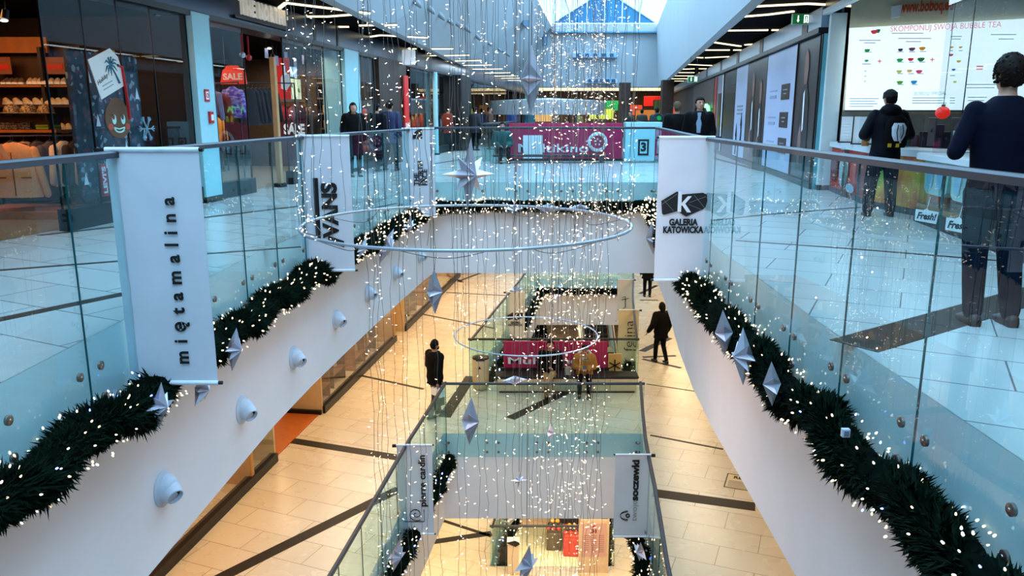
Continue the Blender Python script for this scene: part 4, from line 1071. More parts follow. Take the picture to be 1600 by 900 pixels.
# far crowd on the upper floor
for k, (px, Y, top, lab) in enumerate([(700, 33, mat('c1', '#7c2a1c', .8), 'rust jacket'), (742, 34, mat('c2', '#20252f', .8), 'charcoal coat'), (765, 35, mat('c3', '#5a3a2c', .8), 'brown coat'), (800, 46, mat('c4', '#26407a', .8), 'blue jacket'), (828, 48, mat('c5', '#2a5c68', .8), 'petrol jacket'),
                                       (868, 47, mat('c6', '#3a3a40', .8), 'grey coat'), (905, 49, mat('c7', '#8a7a3a', .8), 'olive yellow jacket'), (985, 38, mat('c8', '#15151a', .8), 'black coat'), (1003, 41, mat('c9', '#2d2622', .8), 'dark brown coat'), (620, 27, mat('c10', '#1a1416', .8), 'dark plum coat')]):
    p = at_y(px, 180, Y)
    person('distant person in %s on the upper corridor' % lab, (p.x, Y, 0), random.uniform(-1, 4), random.uniform(1.62, 1.82), top, DKTR, HAIRK, BKSHOE, None, hem=-.2, puff=.03, vox=.03, face=False)
# ================================================================== UPPER LEFT SHOP FRONTS
CA = math.cos(AL)
def Yl(px): return 7.067 / (0.134 - (px - 800) * 0.000797)
def Yr(px): return 3.91 / ((px - 800) * 0.000797 - 0.134)
def LT(name, label, cat, Y, off=0.0, z=0.0, group=None):      # a thing on the left front; local y runs along it, local x into the corridor
    return thing(name, label, cat, (slx(Y) + off, Y, z), RZ, group)
def RTG(name, label, cat, Y, off=0.0, z=0.0, group=None):
    return thing(name, label, cat, (srx(Y) - off, Y, z), RZ, group)
BAND = mat('shop_header_metal', '#18304c', 0.3, 0.5, var=0.04)
FRAME = mat('dark_shop_frame', '#12151a', 0.4, 0.3, var=0.1)
def sbox(mb, Y0_, Ya, Yb, x0, x1, z0, z1):
    return mb.box(((x0 + x1) / 2, ((Ya + Yb) / 2 - Y0_) / CA, (z0 + z1) / 2), (x1 - x0, (Yb - Ya) / CA, z1 - z0))
def front(loc_fn, Ya, Yb): return (Ya + Yb) / 2
hd = thing('shop_header', 'tmp', 'header', (slx(30), 30, 0), RZ)
for k in ('label', 'category'): del hd[k]
hd['kind'] = 'structure'; hd.name = 'trim_left_header'
m = MB(); sbox(m, 30, 4, 62, -.35, .06, 3.12, 3.60); m.build('header_band', BAND, hd)
m = MB(); sbox(m, 30, 4, 62, -.40, .10, 3.03, 3.12); m.build('header_lip', FRAME, hd)
m = MB()
for px in (493, 528, 650): Y = Yl(px); sbox(m, 30, Y, Y + .12, .06, .075, 3.12, 3.6)
m.build('header_joint', FRAME, hd)
for k in range(8):
    Y = 9.5 + k * 5.5
# building-wide shell of the left shops
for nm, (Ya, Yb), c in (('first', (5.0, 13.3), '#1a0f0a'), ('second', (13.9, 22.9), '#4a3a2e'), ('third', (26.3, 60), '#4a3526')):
    M_ = mat('shop_wall_' + nm, c, .7, var=.15); L = (Yb - Ya) / CA
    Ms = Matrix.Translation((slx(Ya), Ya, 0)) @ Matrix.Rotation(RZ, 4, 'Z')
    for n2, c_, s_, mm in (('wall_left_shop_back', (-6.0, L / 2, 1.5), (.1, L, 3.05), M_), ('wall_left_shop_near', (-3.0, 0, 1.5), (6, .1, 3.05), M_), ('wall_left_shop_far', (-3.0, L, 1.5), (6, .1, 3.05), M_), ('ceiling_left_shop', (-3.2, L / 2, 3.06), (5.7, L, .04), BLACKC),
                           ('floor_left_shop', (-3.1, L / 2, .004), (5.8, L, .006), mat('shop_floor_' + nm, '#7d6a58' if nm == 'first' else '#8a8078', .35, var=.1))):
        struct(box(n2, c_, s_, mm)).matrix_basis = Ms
_w = [1]
def shop_window(Ya, Yb, seams, off=0.0, side='L', plinth=.28, top=3.03):
    _w[0] += 1
    lc = (slx(Ya) + off, Ya, 0) if side == 'L' else (srx(Ya) - off, Ya, 0)
    t = thing('w', 'w', 'w', lc, RZ); t.name = 'window_%d' % _w[0]; del t['label']; del t['category']; t['kind'] = 'structure'
    L = (Yb - Ya) / CA
    if plinth: MB().box((0, L / 2, plinth / 2), (.16, L, plinth)).build('plinth', FRAME, t)
    cuts = [0] + [(y - Ya) / CA for y in seams] + [L]
    for a, b_ in zip(cuts, cuts[1:]):
        MB().box((0, (a + b_) / 2, (plinth + top) / 2), (.016, b_ - a - .012, top - plinth)).build('glass_pane', GL_W, t)
    m = MB()
    for a in cuts: m.box((0, a, (plinth + top) / 2), (.03, .012, top - plinth))
    m.build('pane_joint', FRAME, t)
    return t
shop_window(9.98, 13.3, [10.75, 11.5, 12.3])
shop_window(13.9, 15.25, [])
shop_window(17.0, 20.5, [18.2, 19.3])
shop_window(21.7, 23.3, [])
shop_window(27.2, 34, [29, 31.5])
shop_window(36, 50, [40, 45])
# columns
def column(label, Ya, Yb, m_, off=.12, back=-.5, z1=3.1):
    t = LT('shop_column', label, 'column', (Ya + Yb) / 2); L = (Yb - Ya) / CA
    MB().box(((off + back) / 2, 0, z1 / 2), (off - back, L, z1)).build('column_body', m_, t, bevel=.01)
    MB().box(((off + back) / 2, 0, .05), (off - back + .03, L + .03, .1)).build('column_base', FRAME, t)
    MB().box(((off + back) / 2, L / 2 - .02, z1 / 2), (off - back + .01, .02, z1 - .1)).build('edge_strip', RAIL, t)
    return t
column('pale teal column with red call point between two left shops', 13.3, 13.88, TEALC)
column('pale teal column with glass edge, farther along left shops', 20.5, 21.65, TEALC)
column('brown wood clad column with narrow red sign on left', 23.35, 26.3, WOODD)
column('dark pillar with copper side at the end of left shops', 33.6, 35.6, FRAME, .5, -.3)
t = LT('fire_call_point', 'small red fire alarm box on the pale teal column', 'alarm', 13.62, .13, 1.42)
MB().box((0, 0, -.0), (.05, .14, .2)).build('alarm_box', REDS, t, bevel=.01)
MB().box((.03, 0, 0), (.01, .07, .1)).build('alarm_glass', PAPER, t)
t = LT('fire_sign', 'small square red sign above the fire alarm box', 'sign', 13.55, .13, 1.78)
MB().box((0, 0, 0), (.012, .15, .2)).build('sign_plate', REDS, t)
MB().box((.008, 0, 0), (.004, .09, .13)).build('sign_inset', PAPER, t)
MB().tube([(.011, .03 * math.cos(a), .035 * math.sin(a)) for a in [2 * PI * k / 12 for k in range(12)]], .007, 4, True).build('sign_ring', REDS, t)

# --- first shop: wood header, shelves of shoes and caps, coats on a rail, window display
t = thing('shop_shelf', 'wall shelving with orange lit wood boards in the first left shop', 'shelf', (-8.75, 14.0 - .05 - 1.2, 0), 0)
t.matrix_basis = Matrix.Translation((-7.75, 12.95, 0))
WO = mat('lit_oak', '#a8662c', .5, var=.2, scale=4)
MB().box((-.35, .0, 2.54), (1.5, .06, .24)).build('header_board', WO, t)
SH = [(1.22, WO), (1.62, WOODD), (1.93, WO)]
for z, m_ in SH: MB().box((0, 0, z - .02), (1.55, .34, .035)).build('shelf_board', m_, t)
MB().box((0, .19, 1.3), (1.6, .02, 2.5)).build('back_panel', WOODD, t)
for x in (-.75, .34, .78): MB().box((x, 0, 1.25), (.05, .36, 2.5)).build('upright', DARK, t)
for x in (-.33, .52):
    MB().box((x, -.1, 2.22), (.34, .02, .26)).build('brand_board', mat('brand_board', '#8a5234', .5), t)
    MB().box((x, -.115, 2.2), (.28, .01, .08)).build('brand_stripe', mat('brand_red', '#c4281a', .5), t)
# lamps inside the first shop
def spot_lamp(label, loc, m_=None):
    t = thing('ceiling_spotlight', label, 'lamp', loc)
    MB().cyl((0, 0, 0), (0, .05, .12), .05, .04, 12).build('lamp_body', BLACK, t, smooth=True)
    MB().sph((0, -.01, -.012), (.045, .045, .015), 12, 6).build('lamp_lens', lamp('spot_lens', (1, .95, .85), 6), t)
    MB().cyl((0, .05, .1), (0, .05, .3), .01, .01, 6).build('stem', BLACK, t)
spot_lamp('bright ceiling spotlight in the dark ceiling of the first left shop', at_y(7, 31, 10.4))
spot_lamp('ceiling spotlight behind glass right of the pale teal column', at_y(326, 75, 16.0))
spot_lamp('ceiling spotlight at the entrance beside the wooden post', at_y(426, 94, 17.2))
spot_lamp('upper ceiling spotlight at the entrance above the wooden post', at_y(421, 75, 17.4))
def shoe_mesh():
    r = MB()
    r.loft([[(dx * w_, y, z) for dx, z in ((-.042, .0), (.042, .0), (.045, .03), (.036, h * .8), (0, h), (-.036, h * .8), (-.045, .03))] for y, w_, h in ((.13, .6, .07), (.11, .9, .10), (.03, .95, .10), (-.05, 1.0, .065), (-.12, .95, .05), (-.15, .6, .035))])
    return r
SHOEW = mat('white_trainer', '#d9cdb8', .5, var=.08); SHOED = mat('shaded_trainer', '#6b5c50', .6, var=.2)  # second one is a dim copy, the shelf's shade put into its colour
sole = MB().loft([[(dx * w_, y, z) for dx, z in ((-.048, -.012), (.048, -.012), (.048, .018), (-.048, .018))] for y, w_ in ((.135, .7), (.1, 1.0), (-.1, 1.02), (-.155, .7))])
proto = None
k = 0
def trainers(t_list, M_, grp, lab):
    global proto
    for loc, rz, mm in t_list:
        t = thing('trainer_shoe', lab, 'shoe', loc, rz, grp)
        u = shoe_mesh().build('upper', mm, t, smooth=60) if mm not in _sh else share(_sh[mm], 'upper', t, Matrix.Identity(4))
        _sh.setdefault(mm, u)
        if 's' not in _sh: _sh['s'] = sole.build('sole', PAPER, t)
        else: share(_sh['s'], 'sole', t, Matrix.Identity(4))
_sh = {}
L1 = []
for x in (-.30, -.22, -.14, -.06): L1.append(((-7.75 + x, 12.9, 1.945), .5 + x, SHOED))
trainers(L1, None, 'dim shoes on the top shelf', 'trainer coloured dim for the darker left part of the top shelf')
L1 = [((-7.75 + x, 12.9, 1.945), .4, SHOEW) for x in (.08, .16, .24, .31, .42, .52, .62)]
trainers(L1, None, 'pale trainers on the top shelf', 'pale trainer on lit top shelf of the first left shop')
L1 = [((-7.75 + x, 12.88, 1.635), .8, SHOEW) for x in (-.32, -.16, .0, .16, .29, .42, .52, .62)]
trainers(L1, None, 'pale trainers on the middle shelf', 'pale trainer on middle shelf of the first left shop')
L1 = [((-7.75 + x, 12.88, 1.235), .6, SHOEW) for x in (.42, .52, .62)]
trainers(L1, None, 'pale trainers on the lower shelf', 'pale trainer on lower shelf by the shop window edge')
CAPM = ramp_mat('speckled_cap', [(0, '#15120f'), (.45, '#2b251f'), (.55, '#a8937a'), (.7, '#3a3028')], 40)
cap0 = None
for k, px in enumerate((17, 43, 70)):
    p = at_y(px, 160, 12.2)
    t = thing('cap', 'speckled dark cap, %s of three on a stand in the first left shop' % ('leftmost', 'middle', 'rightmost')[k], 'cap', (p.x, 12.2, 1.50), .3)
    c = MB(); c.sph((0, 0, 0), (.12, .14, .13), 16, 10); c.f = [f for f in c.f if all(c.v[i][2] > -.02 for i in f)]
    c.build('crown', CAPM, t, smooth=True)
    MB().loft([[(.11 * math.sin(a) * r, -.09 - .09 * math.cos(a) * r - .02, .0 - .03 * (r - 1)) for a in [PI * q / 8 - PI / 2 for q in range(9)]] for r in (.9, 1.5)], cap=False).build('brim', CAPM, t)
t = thing('display_table', 'dark metal framed table with orange top in the first left shop', 'table', (-7.55, 12.35, 0))
MB().box((.0, 0, 1.22), (1.3, .5, .04)).build('tabletop', WO, t)
for x in (-.62, .62):
    for y in (-.22, .22): MB().box((x, y, .61), (.05, .05, 1.22)).build('leg', DARK, t)
MB().box((0, -.1, 1.46), (1.2, .4, .03)).build('upper_shelf', DARK, t)
for x in (-.55, .55): MB().box((x, -.1, 1.35), (.03, .3, .22)).build('bracket', DARK, t)
def folded(label, loc, m_, n=3, w=.3, grp=None, rz=0):
    t = thing('folded_clothes', label, 'clothes', loc, rz, grp)
    for k in range(n): MB().box((random.uniform(-.01, .01), 0, .02 + k * .037), (w, .24, .035), random.uniform(-.06, .06)).build('folded_garment', m_, t, bevel=.012)
folded('folded grey patterned clothes on the orange topped table', (-7.7, 12.3, 1.24), CAPM, 3, .7)
folded('folded lime green items on the orange topped table', (-7.1, 12.25, 1.24), mat('lime_cloth', '#7f9a1c', .7), 2, .25)
# coats on the rail
t = thing('clothes_rail', 'low black clothes rail on wooden platform in the first left shop', 'rail', (-6.85, 11.3, 0))
MB().cyl((-.8, .0, 1.16), (.5, .8, 1.16), .012, .012, 8).build('rail_bar', RAIL, t)
for x, y in ((-.8, 0), (.5, .8)): MB().cyl((x, y, .12), (x, y, 1.16), .015, .015, 8).build('upright', DARK, t)
MB().box((-.1, .3, .06), (1.7, 1.0, .12)).build('platform', WO, t, bevel=.01)
def hanging(label, loc, rz, m_, L=.72, w=.44, grp=None, sleeve=.6, name='hanging_jacket', cat='jacket', thick=.09):
    t = thing(name, label, cat, loc, rz, grp)
    g = MB()
    g.rings([(0, 0, -L, w * .52, thick * 1.15), (0, 0, -L * .6, w * .48, thick), (0, 0, -.16, w * .46, thick * .9), (0, 0, -.07, w * .34, thick * .7), (0, 0, -.02, w * .14, thick * .5)], 14)
    g.build('garment_body', m_, t, smooth=True)
    for s_ in (-1, 1): MB().cap((s_ * w * .42, 0, -.13), (s_ * w * .62, -.02, -.12 - sleeve), .062, .05, 10).build('sleeve', m_, t, smooth=True)
    MB().tube([(-w * .3, 0, -.05), (0, 0, .0), (w * .3, 0, -.05)], .008, 5).tube([(0, 0, 0), (0, 0, .05), (.02, 0, .07), (.02, 0, .1)], .004, 5).build('hanger', RAIL, t)
    return t
PEACH = mat('peach_corduroy', '#dd9a62', .8, var=.08, scale=30)
t = hanging('peach coloured button jacket facing out at front of the clothes rail', (-6.98, 11.15, 1.1), .1, PEACH, .78, .62, None, .62)
MB().loft([[(x * .2, -.10 - .0 * x, z) for x, z in ((-.9, -.05), (-.2, -.30), (-.05, -.30), (-.5, -.03))], [(x * .2, -.115, z) for x, z in ((-.9, -.05), (-.2, -.30), (-.05, -.30), (-.5, -.03))]]).build('collar', mat('peach_light', '#d9a070', .8), t)
MB().box((0, -.105, -.45), (.012, .01, .6)).build('button_placket', mat('peach_dark', '#7c4a26', .8), t)
for x in (-.17, .17): MB().box((x, -.11, -.5), (.14, .012, .02)).build('pocket_flap', mat('peach_dark', '#7c4a26', .8), t)
hues = [('cream shirt', '#cbb293'), ('beige shirt', '#b08a66'), ('dark grey jacket', '#3d3c45'), ('slate jeans jacket', '#4a4d5e'), ('white shirt', '#d9cbb8'), ('charcoal jumper', '#26252a'), ('off-white fleece', '#cbbfae'), ('brown shirt', '#6a4a36')]
for k, (n_, h_) in enumerate(hues):
    f = (k + 1.2) / 9
    hanging('%s on the low clothes rail behind the peach jacket' % n_, (-6.85 - .55 + 1.3 * f * .95, 11.3 + .10 + .8 * f, 1.1), 1.2, mat('garment_%d' % k, h_, .8, var=.1), .68, .4, 'clothes on the low rail', .5)
# window display behind the first panes
SPECK = ramp_mat('festive_speckle', [(0, '#0f2634'), (.35, '#153747'), (.55, '#1a2f45'), (.66, '#5a3a4a'), (.74, '#7f93a0'), (.8, '#14303f')], 16, .6, 'voronoi')
def Lbox(t, Y0_, Ya, Yb, x0, x1, z0, z1, name, m_): 
    m = MB(); sbox(m, Y0_, Ya, Yb, x0, x1, z0, z1); return m.build(name, m_, t)
t = LT('window_display', 'dark blue speckled festive backdrop behind the first shop window', 'display', 10.98, -.4)
Lbox(t, 10.98, 10.98, 12.55, -.05, .0, .3, 2.32, 'backdrop', SPECK)
m = MB()
for k in range(9):
    y = .1 + (k * 37 % 16) / 10; z = .5 + (k * 53 % 17) / 10
    m.prism([(-.05, 0), (.05, 0), (0, .17)], FR((.004, y, z), YB, ZU), .004)
m.build('paper_trees', PAPER, t)
t = LT('brand_tab', 'red vertical cloth tab sign low in the first shop window', 'sign', 11.29, -.28, .55)
MB().box((0, 0, 0), (.02, .13, .46)).build('tab', REDS, t)
fit(text("LEVI'S", FR((.012, 0, 0), ZU, (0, -1, 0)), .11, m_white, t, bold=.004), .38)
t = LT('gingerbread_decal', 'brown smiling gingerbread head sticker on the shop window', 'sticker', 11.27, .02, 1.40); t.matrix_basis = t.matrix_basis @ Matrix.Diagonal((1, 1.4, 1.12, 1))
GB = mat('gingerbread_brown', '#5b3a1e', .6, var=.1)
MB().prism([(.205 * math.cos(a), .235 * math.sin(a) + (.03 if math.sin(a) > .9 else 0)) for a in [2 * PI * k / 28 for k in range(28)]], FR((0, 0, 0), YB, ZU), .006).build('head_shape', GB, t)
AQ = mat('icing_aqua', '#a9d6d0', .5)
for y in (-.07, .075):
    MB().prism([(.034 * math.cos(a), .062 * math.sin(a)) for a in [2 * PI * k / 18 for k in range(18)]], FR((.007, y, .0), YB, ZU), .003).build('eye', AQ, t)
    MB().prism([(.02 * math.cos(a), .035 * math.sin(a)) for a in [2 * PI * k / 14 for k in range(14)]], FR((.011, y - .01, .03), YB, ZU), .003).build('pupil', GB, t)
    MB().prism([(.04 * math.cos(a), .04 * math.sin(a)) for a in [2 * PI * k / 14 for k in range(14)]], FR((.007, y * 1.9, -.09), YB, ZU), .002).build('cheek', mat('cheek_red', '#a8402c', .6), t)
MB().tube([(.01, .08 * math.sin(a), -.10 - .06 * math.cos(a)) for a in [PI * k / 12 - PI / 2 for k in range(13)]], .011, 5).tube([(.01, -.085, -.1), (.01, 0, -.12), (.01, .085, -.1)], .009, 5).build('smile', AQ, t)
t = LT('hanging_tag', 'white tilted gift tag sign with palm tree on the shop window', 'sign', 11.08, .05, 2.02)
Mt = FR((0, 0, 0), (0, math.cos(.36), math.sin(.36)), (0, -math.sin(.36), math.cos(.36)))
MB().prism([(-.30, -.27), (.26, -.27), (.33, -.12), (.33, .12), (.22, .27), (-.30, .27)], Mt, .012).build('tag_card', mat('tag_card', '#d8d3cd', .6, var=.02), t)
PAL = mat('palm_teal', '#1d6072', .6)
m = MB(); Mp = Mt @ Matrix.Translation((.12, 0, .016))
m.tube([Mp @ Vector((.06, -.2, 0)), Mp @ Vector((.04, -.08, 0)), Mp @ Vector((0, .06, 0))], [.022, .014, .009], 5)
for a in (-2.9, -2.4, -1.9, -.9, -.3, .3, 1.0, 1.7, 2.4):
    m.tube([Mp @ Vector((0, .07, 0)), Mp @ Vector((.09 * math.cos(a), .07 + .08 * math.sin(a) + .03, 0)), Mp @ Vector((.16 * math.cos(a), .07 + .12 * math.sin(a) - .02, 0))], [.010, .013, .003], 4)
m.build('palm_print', PAL, t)
text('Holiday', Mt @ Matrix.Translation((-.15, -.04, .014)) @ Matrix.Rotation(.15, 4, 'Z'), .085, INK, t, shear=.3)
for k, y in enumerate((-.13, -.18)): MB().box((0, 0, 0), (.01, .01, .01)).add([Mt @ Vector((x, y + dy, .014)) for x, dy in ((-.2, 0), (.05, 0), (.05, .014), (-.2, .014))], [(0, 1, 2, 3)]).build('small_print', GREYINK, t)
MB().tube([Mt @ Vector((.27, .02, .02)), Mt @ Vector((.33, -.02, .03)), (.03, .33, -.05), (.03, .36, -.4), (.03, .37, -.62)], .022, 6, flat=.5).build('ribbon', REDS, t)
MB().sph(Mt @ Vector((.27, .02, .012)), (.02, .02, .02), 10, 6).build('eyelet', BLACK, t)
t = LT('window_display', 'dark plum box and twinkling tree display in the shop window', 'display', 12.0, -.6)
Lbox(t, 12.0, 11.9, 13.2, -.05, 0, .3, 1.2, 'plum_board', mat('plum_board', '#3a1020', .6, var=.1))
tr = MB()
for k in range(500):
    h = random.random(); a = random.uniform(0, 6.28); r = (.5 * (1 - h) + .03) * random.uniform(.6, 1); p = Vector((-.4 + r * math.cos(a) * .6, .4 + r * math.sin(a), .5 + 1.5 * h)); d = Vector((math.cos(a) * .5, math.sin(a), -.2)) * .12
    tr.tube([p, p + d], [.012, .003], 3)
tr.build('branches', NEEDLE, t)['kind'] = 'stuff'
MB().tube([(-.4, .4, .3), (-.4, .4, 2.0)], [.04, .01], 6).build('trunk', WOODD, t)
for k in range(36):
    h = random.random(); a = random.uniform(0, 6.28); r = .5 * (1 - h) + .03
    share(_bulbc if k % 3 == 0 else _bulb, 'bulb', t, Matrix.Translation((-.4 + r * math.cos(a) * .6, .4 + r * math.sin(a), .5 + 1.5 * h)) @ Matrix.Scale(1.3, 4))
m = MB(); c = Vector((.28, .55, 1.25))
for k in range(6):
    a = PI * k / 3; e = c + Vector((0, math.cos(a), math.sin(a))) * .2; m.tube([c, e], .014, 4)
    for q in (-.5, .5): b0 = c + Vector((0, math.cos(a), math.sin(a))) * .12; m.tube([b0, b0 + Vector((0, math.cos(a + q), math.sin(a + q))) * .08], .01, 4)
m.build('snowflake', mat('snow_blue', '#8fb6c9', .5), t)

# --- second shop: clothes, red sale signs, baubles, mannequin
def in_shop(px, py, Y): return at_y(px, py, Y)
p = in_shop(366, 118, 16.4); 
t = thing('sale_sign', 'red tapering hanging sale sign inside second left shop', 'sign', (p.x, 16.4, p.z), -.25)
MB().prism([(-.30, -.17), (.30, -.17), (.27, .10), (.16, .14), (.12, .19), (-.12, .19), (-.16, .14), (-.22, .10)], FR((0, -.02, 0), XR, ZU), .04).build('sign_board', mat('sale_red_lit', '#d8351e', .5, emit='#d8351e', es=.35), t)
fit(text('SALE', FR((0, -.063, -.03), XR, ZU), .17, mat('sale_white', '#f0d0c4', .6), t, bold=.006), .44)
for x in (-.2, .2): MB().tube([(x, 0, .13), (x, 0, 3.02 - p.z)], .004, 4).build('hanging_cord', WIRE, t)
p = in_shop(319, 120, 16.2)
t = thing('sale_sign', 'red hanging sale sign half hidden by the pale teal column', 'sign', (p.x, 16.2, p.z), -.25)
MB().prism([(-.26, -.15), (.26, -.15), (.2, .12), (-.2, .12)], FR((0, -.02, 0), XR, ZU), .04).build('sign_board', MATS['sale_red_lit'], t)
text('SALE', FR((0, -.063, -.02), XR, ZU), .15, MATS['sale_white'], t, bold=.006)
for x in (-.15, .15): MB().tube([(x, 0, .1), (x, 0, 3.02 - p.z)], .004, 4).build('hanging_cord', WIRE, t)
def bauble(px, py, Y, m_, lab, r=.045):
    p = at_y(px, py, Y); t = thing('bauble', lab, 'ornament', p)
    MB().sph((0, 0, 0), r, 14, 10).build('ball', m_, t, smooth=True)
    MB().box((0, 0, r + .16), (.03, .008, .34)).build('ribbon', REDS, t)
    MB().tube([(0, 0, r + .3), (0, 0, 3.02 - p.z)], .003, 4).build('thread', WIRE, t)
bauble(379, 86, 15.2, SILVER, 'silver bauble on red ribbon in second left shop window', .055)
bauble(389, 90, 15.4, REDS, 'red bauble on red ribbon beside the silver one', .055)
PURP = ramp_mat('purple_stripe', [(0, '#4a2a8a'), (.45, '#6a45b8'), (.55, '#b8a0dc'), (.75, '#3a2070')], 7, .7, stretch=(1, 1, 3))
def hang_at(px, py, Y, lab, m_, L, w, rz=-.3, sl=.45, grp=None):
    p = at_y(px, py, Y); return hanging(lab, p, rz, m_, L, w, grp, sl)
hang_at(363, 134, 16.0, 'purple striped puffer jacket in the second left shop', PURP, .62, .44)
hang_at(331, 138, 15.8, 'pale lilac jacket beside the purple one in second left shop', mat('lilac_cloth', '#8a7a9c', .8, var=.1), .5, .34)
hang_at(343, 144, 15.9, 'dark red jacket half hidden between lilac and purple jackets', mat('dark_red_cloth', '#8a1c14', .8, var=.1), .4, .4)
ra, rb_ = at_y(325, 131, 15.75), at_y(372, 128, 16.05)
t = thing('clothes_rail', 'steel clothes rail with the purple and lilac jackets in second left shop', 'rail', (ra + rb_) / 2); cc = (ra + rb_) / 2
MB().cyl(ra - cc, rb_ - cc, .013, .013, 8).build('rail_bar', RAIL, t)
for q in (ra, rb_): MB().cyl((q.x - cc.x, q.y - cc.y, -cc.z), (q.x - cc.x, q.y - cc.y, q.z - cc.z), .015, .015, 8).build('upright', DARK, t)
for k in range(6):
    hang_at(388 + k * 6.5, 137, 16.6 + k * .12, 'dark jacket on the rail in the entrance of second left shop', mat('dark_garment_%d' % (k % 3), ('#1a1a20', '#2a2230', '#101216')[k % 3], .8, var=.1), .75, .4, .9, .55, 'dark jackets on the entrance rail')
t = thing('clothes_rail', 'black clothes rail holding dark jackets in second left shop entrance', 'rail', at_y(404, 133, 16.9))
MB().cyl((-.65, -.3, .05), (.65, .35, .05), .014, .014, 8).build('rail_bar', RAIL, t)
for x, y in ((-.65, -.3), (.65, .35)): MB().cyl((x, y, -1.75), (x, y, .05), .016, .016, 8).build('upright', DARK, t)
def mannequin(label, loc, rz, m_, H=1.1):
    t = thing('mannequin', label, 'mannequin', loc, rz)
    MB().rings([(0, 0, .75, .14, .10), (0, 0, .9, .17, .12), (0, 0, 1.15, .19, .13), (0, 0, 1.32, .19, .11), (0, 0, 1.42, .07, .06)], 16).build('garment', m_, t, smooth=True)
    for s_ in (-1, 1): MB().cap((s_ * .18, 0, 1.32), (s_ * .25, -.05, .85), .07, .05, 10).build('sleeve', m_, t, smooth=True)
    MB().sph((0, 0, 1.56), (.08, .1, .12), 14, 10).build('head', BLACK, t, smooth=True)
    for s_ in (-1, 1): MB().cap((s_ * .08, 0, .8), (s_ * .1, 0, .08), .07, .05, 10).build('leg', DARK, t, smooth=True)
    MB().cyl((0, 0, 0), (0, 0, .03), .2, .2, 20).build('base', RAIL, t)
    return t
p = at_z(342, 268, 0)
mannequin('shop mannequin in bright orange yellow jacket behind glass', (p.x, p.y, 0), .4, ramp_mat('orange_red_jacket', [(0, '#a83a14'), (.42, '#d98a1c'), (.7, '#e09a2a')], 1.6, .6))
folded('red and dark folded clothes on low table in second left shop', (at_z(385, 262, 0).x, 16.2, .78), mat('dark_red_fold', '#7a1a12', .8, var=.2), 3, .6)
t = thing('display_table', 'low orange topped display table in second left shop', 'table', (at_z(385, 262, 0).x, 16.2, 0))
MB().box((0, 0, .755), (1.3, .6, .04)).build('tabletop', WO, t)
for x in (-.6, .6):
    for y in (-.25, .25): MB().box((x, y, .37), (.05, .05, .73)).build('leg', DARK, t)
t = thing('shop_shelf', 'tan shelving unit at the back of second left shop entrance', 'shelf', at_z(408, 235, 0))
TAN = mat('tan_board', '#8a6a4c', .6, var=.1)
for z in (.4, .9, 1.4, 1.9, 2.3): MB().box((0, 0, z), (1.3, .35, .04)).build('shelf_board', TAN, t)
for x in (-.65, .65): MB().box((x, 0, 1.2), (.05, .36, 2.4)).build('upright', WOODD, t)
MB().box((0, .19, 1.2), (1.3, .02, 2.4)).build('back_panel', TAN, t)
t = LT('wooden_post', 'slim pale wooden post at the second left shop entrance', 'post', 16.4, .05)
MB().box((0, 0, 1.3), (.10, .12, 2.6)).build('post_body', mat('pale_post', '#b98a58', .5, var=.1), t, bevel=.01)
MB().box((0, 0, .04), (.2, .2, .08)).build('post_foot', DARK, t)
# sale stand in red
t = thing('sale_stand', 'tall red sale display with bulging goods behind shop glass', 'display', (-4.97, 18.1, 0), .25)
MB().box((0, 0, 1.0), (.62, .05, 1.3)).build('lower_board', mat('deep_red', '#5a0c0d', .5, var=.1), t)
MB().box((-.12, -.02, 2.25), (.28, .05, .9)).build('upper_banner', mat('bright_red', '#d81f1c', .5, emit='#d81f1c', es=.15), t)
MB().prism([(-.1, -.16), (.02, -.2), (.12, -.05), (.1, .12), (.0, .2), (-.09, .08)], FR((-.09, -.05, 2.2), XR, ZU), .006).build('white_mark', m_white, t)
MB().box((0, -.05, 1.78), (.62, .06, .06)).build('shelf_edge', TAN, t)
MB().box((0, .03, 1.72), (.62, .03, .14)).build('orange_strip', mat('stand_orange', '#c8641c', .5), t)
fit(text('SALE', FR((.04, -.03, 1.14), XR, ZU), .30, mat('sale_letters', '#e8dcd4', .6, emit='#e8dcd4', es=.3), t, bold=.014), .46)
for x, c_ in ((-.17, '#c01f1c'), (.03, '#b8606a'), (.2, '#4a1014')): MB().sph((x, .0, 1.5), (.12, .11, .16), 14, 10).build('goods', mat('goods_' + c_[1:], c_, .6), t, smooth=True)
# lit posters and hanging bags in that window
t = LT('light_poster', 'glowing pale yellow poster in the window right of the sale display', 'poster', 18.7, -.6, 1.98)
MB().box((0, 0, 0), (.05, 1.3, .62)).build('poster_face', mat('poster_glow', '#e8dfae', .5, emit='#e8dfae', es=.8), t)
MB().box((-.03, 0, 0), (.05, 1.36, .68)).build('poster_frame', DARK, t)
m = MB()
for k in range(6): m.prism([(-.06, -.03), (.07, -.05), (.03, .05), (-.04, .06)], FR((.028, -.5 + k * .2, (-.1, .12, .0, .15, -.15, .05)[k]), YB, ZU), .003)
m.build('poster_picture', mat('poster_olive', '#8a8a4a', .6), t)
t = LT('lit_letters', 'small bluish glowing shop lettering above the pale yellow poster', 'sign', 18.35, -.4, 2.42)
MB().box((0, 0, 0), (.03, .7, .22)).build('backing', mat('letter_backing', '#a8c8e0', .4, emit='#a8c8e0', es=.6), t)
MB().tube([(.03, -.3, -.05), (.03, -.1, .08), (.03, .05, -.06), (.03, .3, .06)], .02, 5).build('scroll', WHITEL, t)
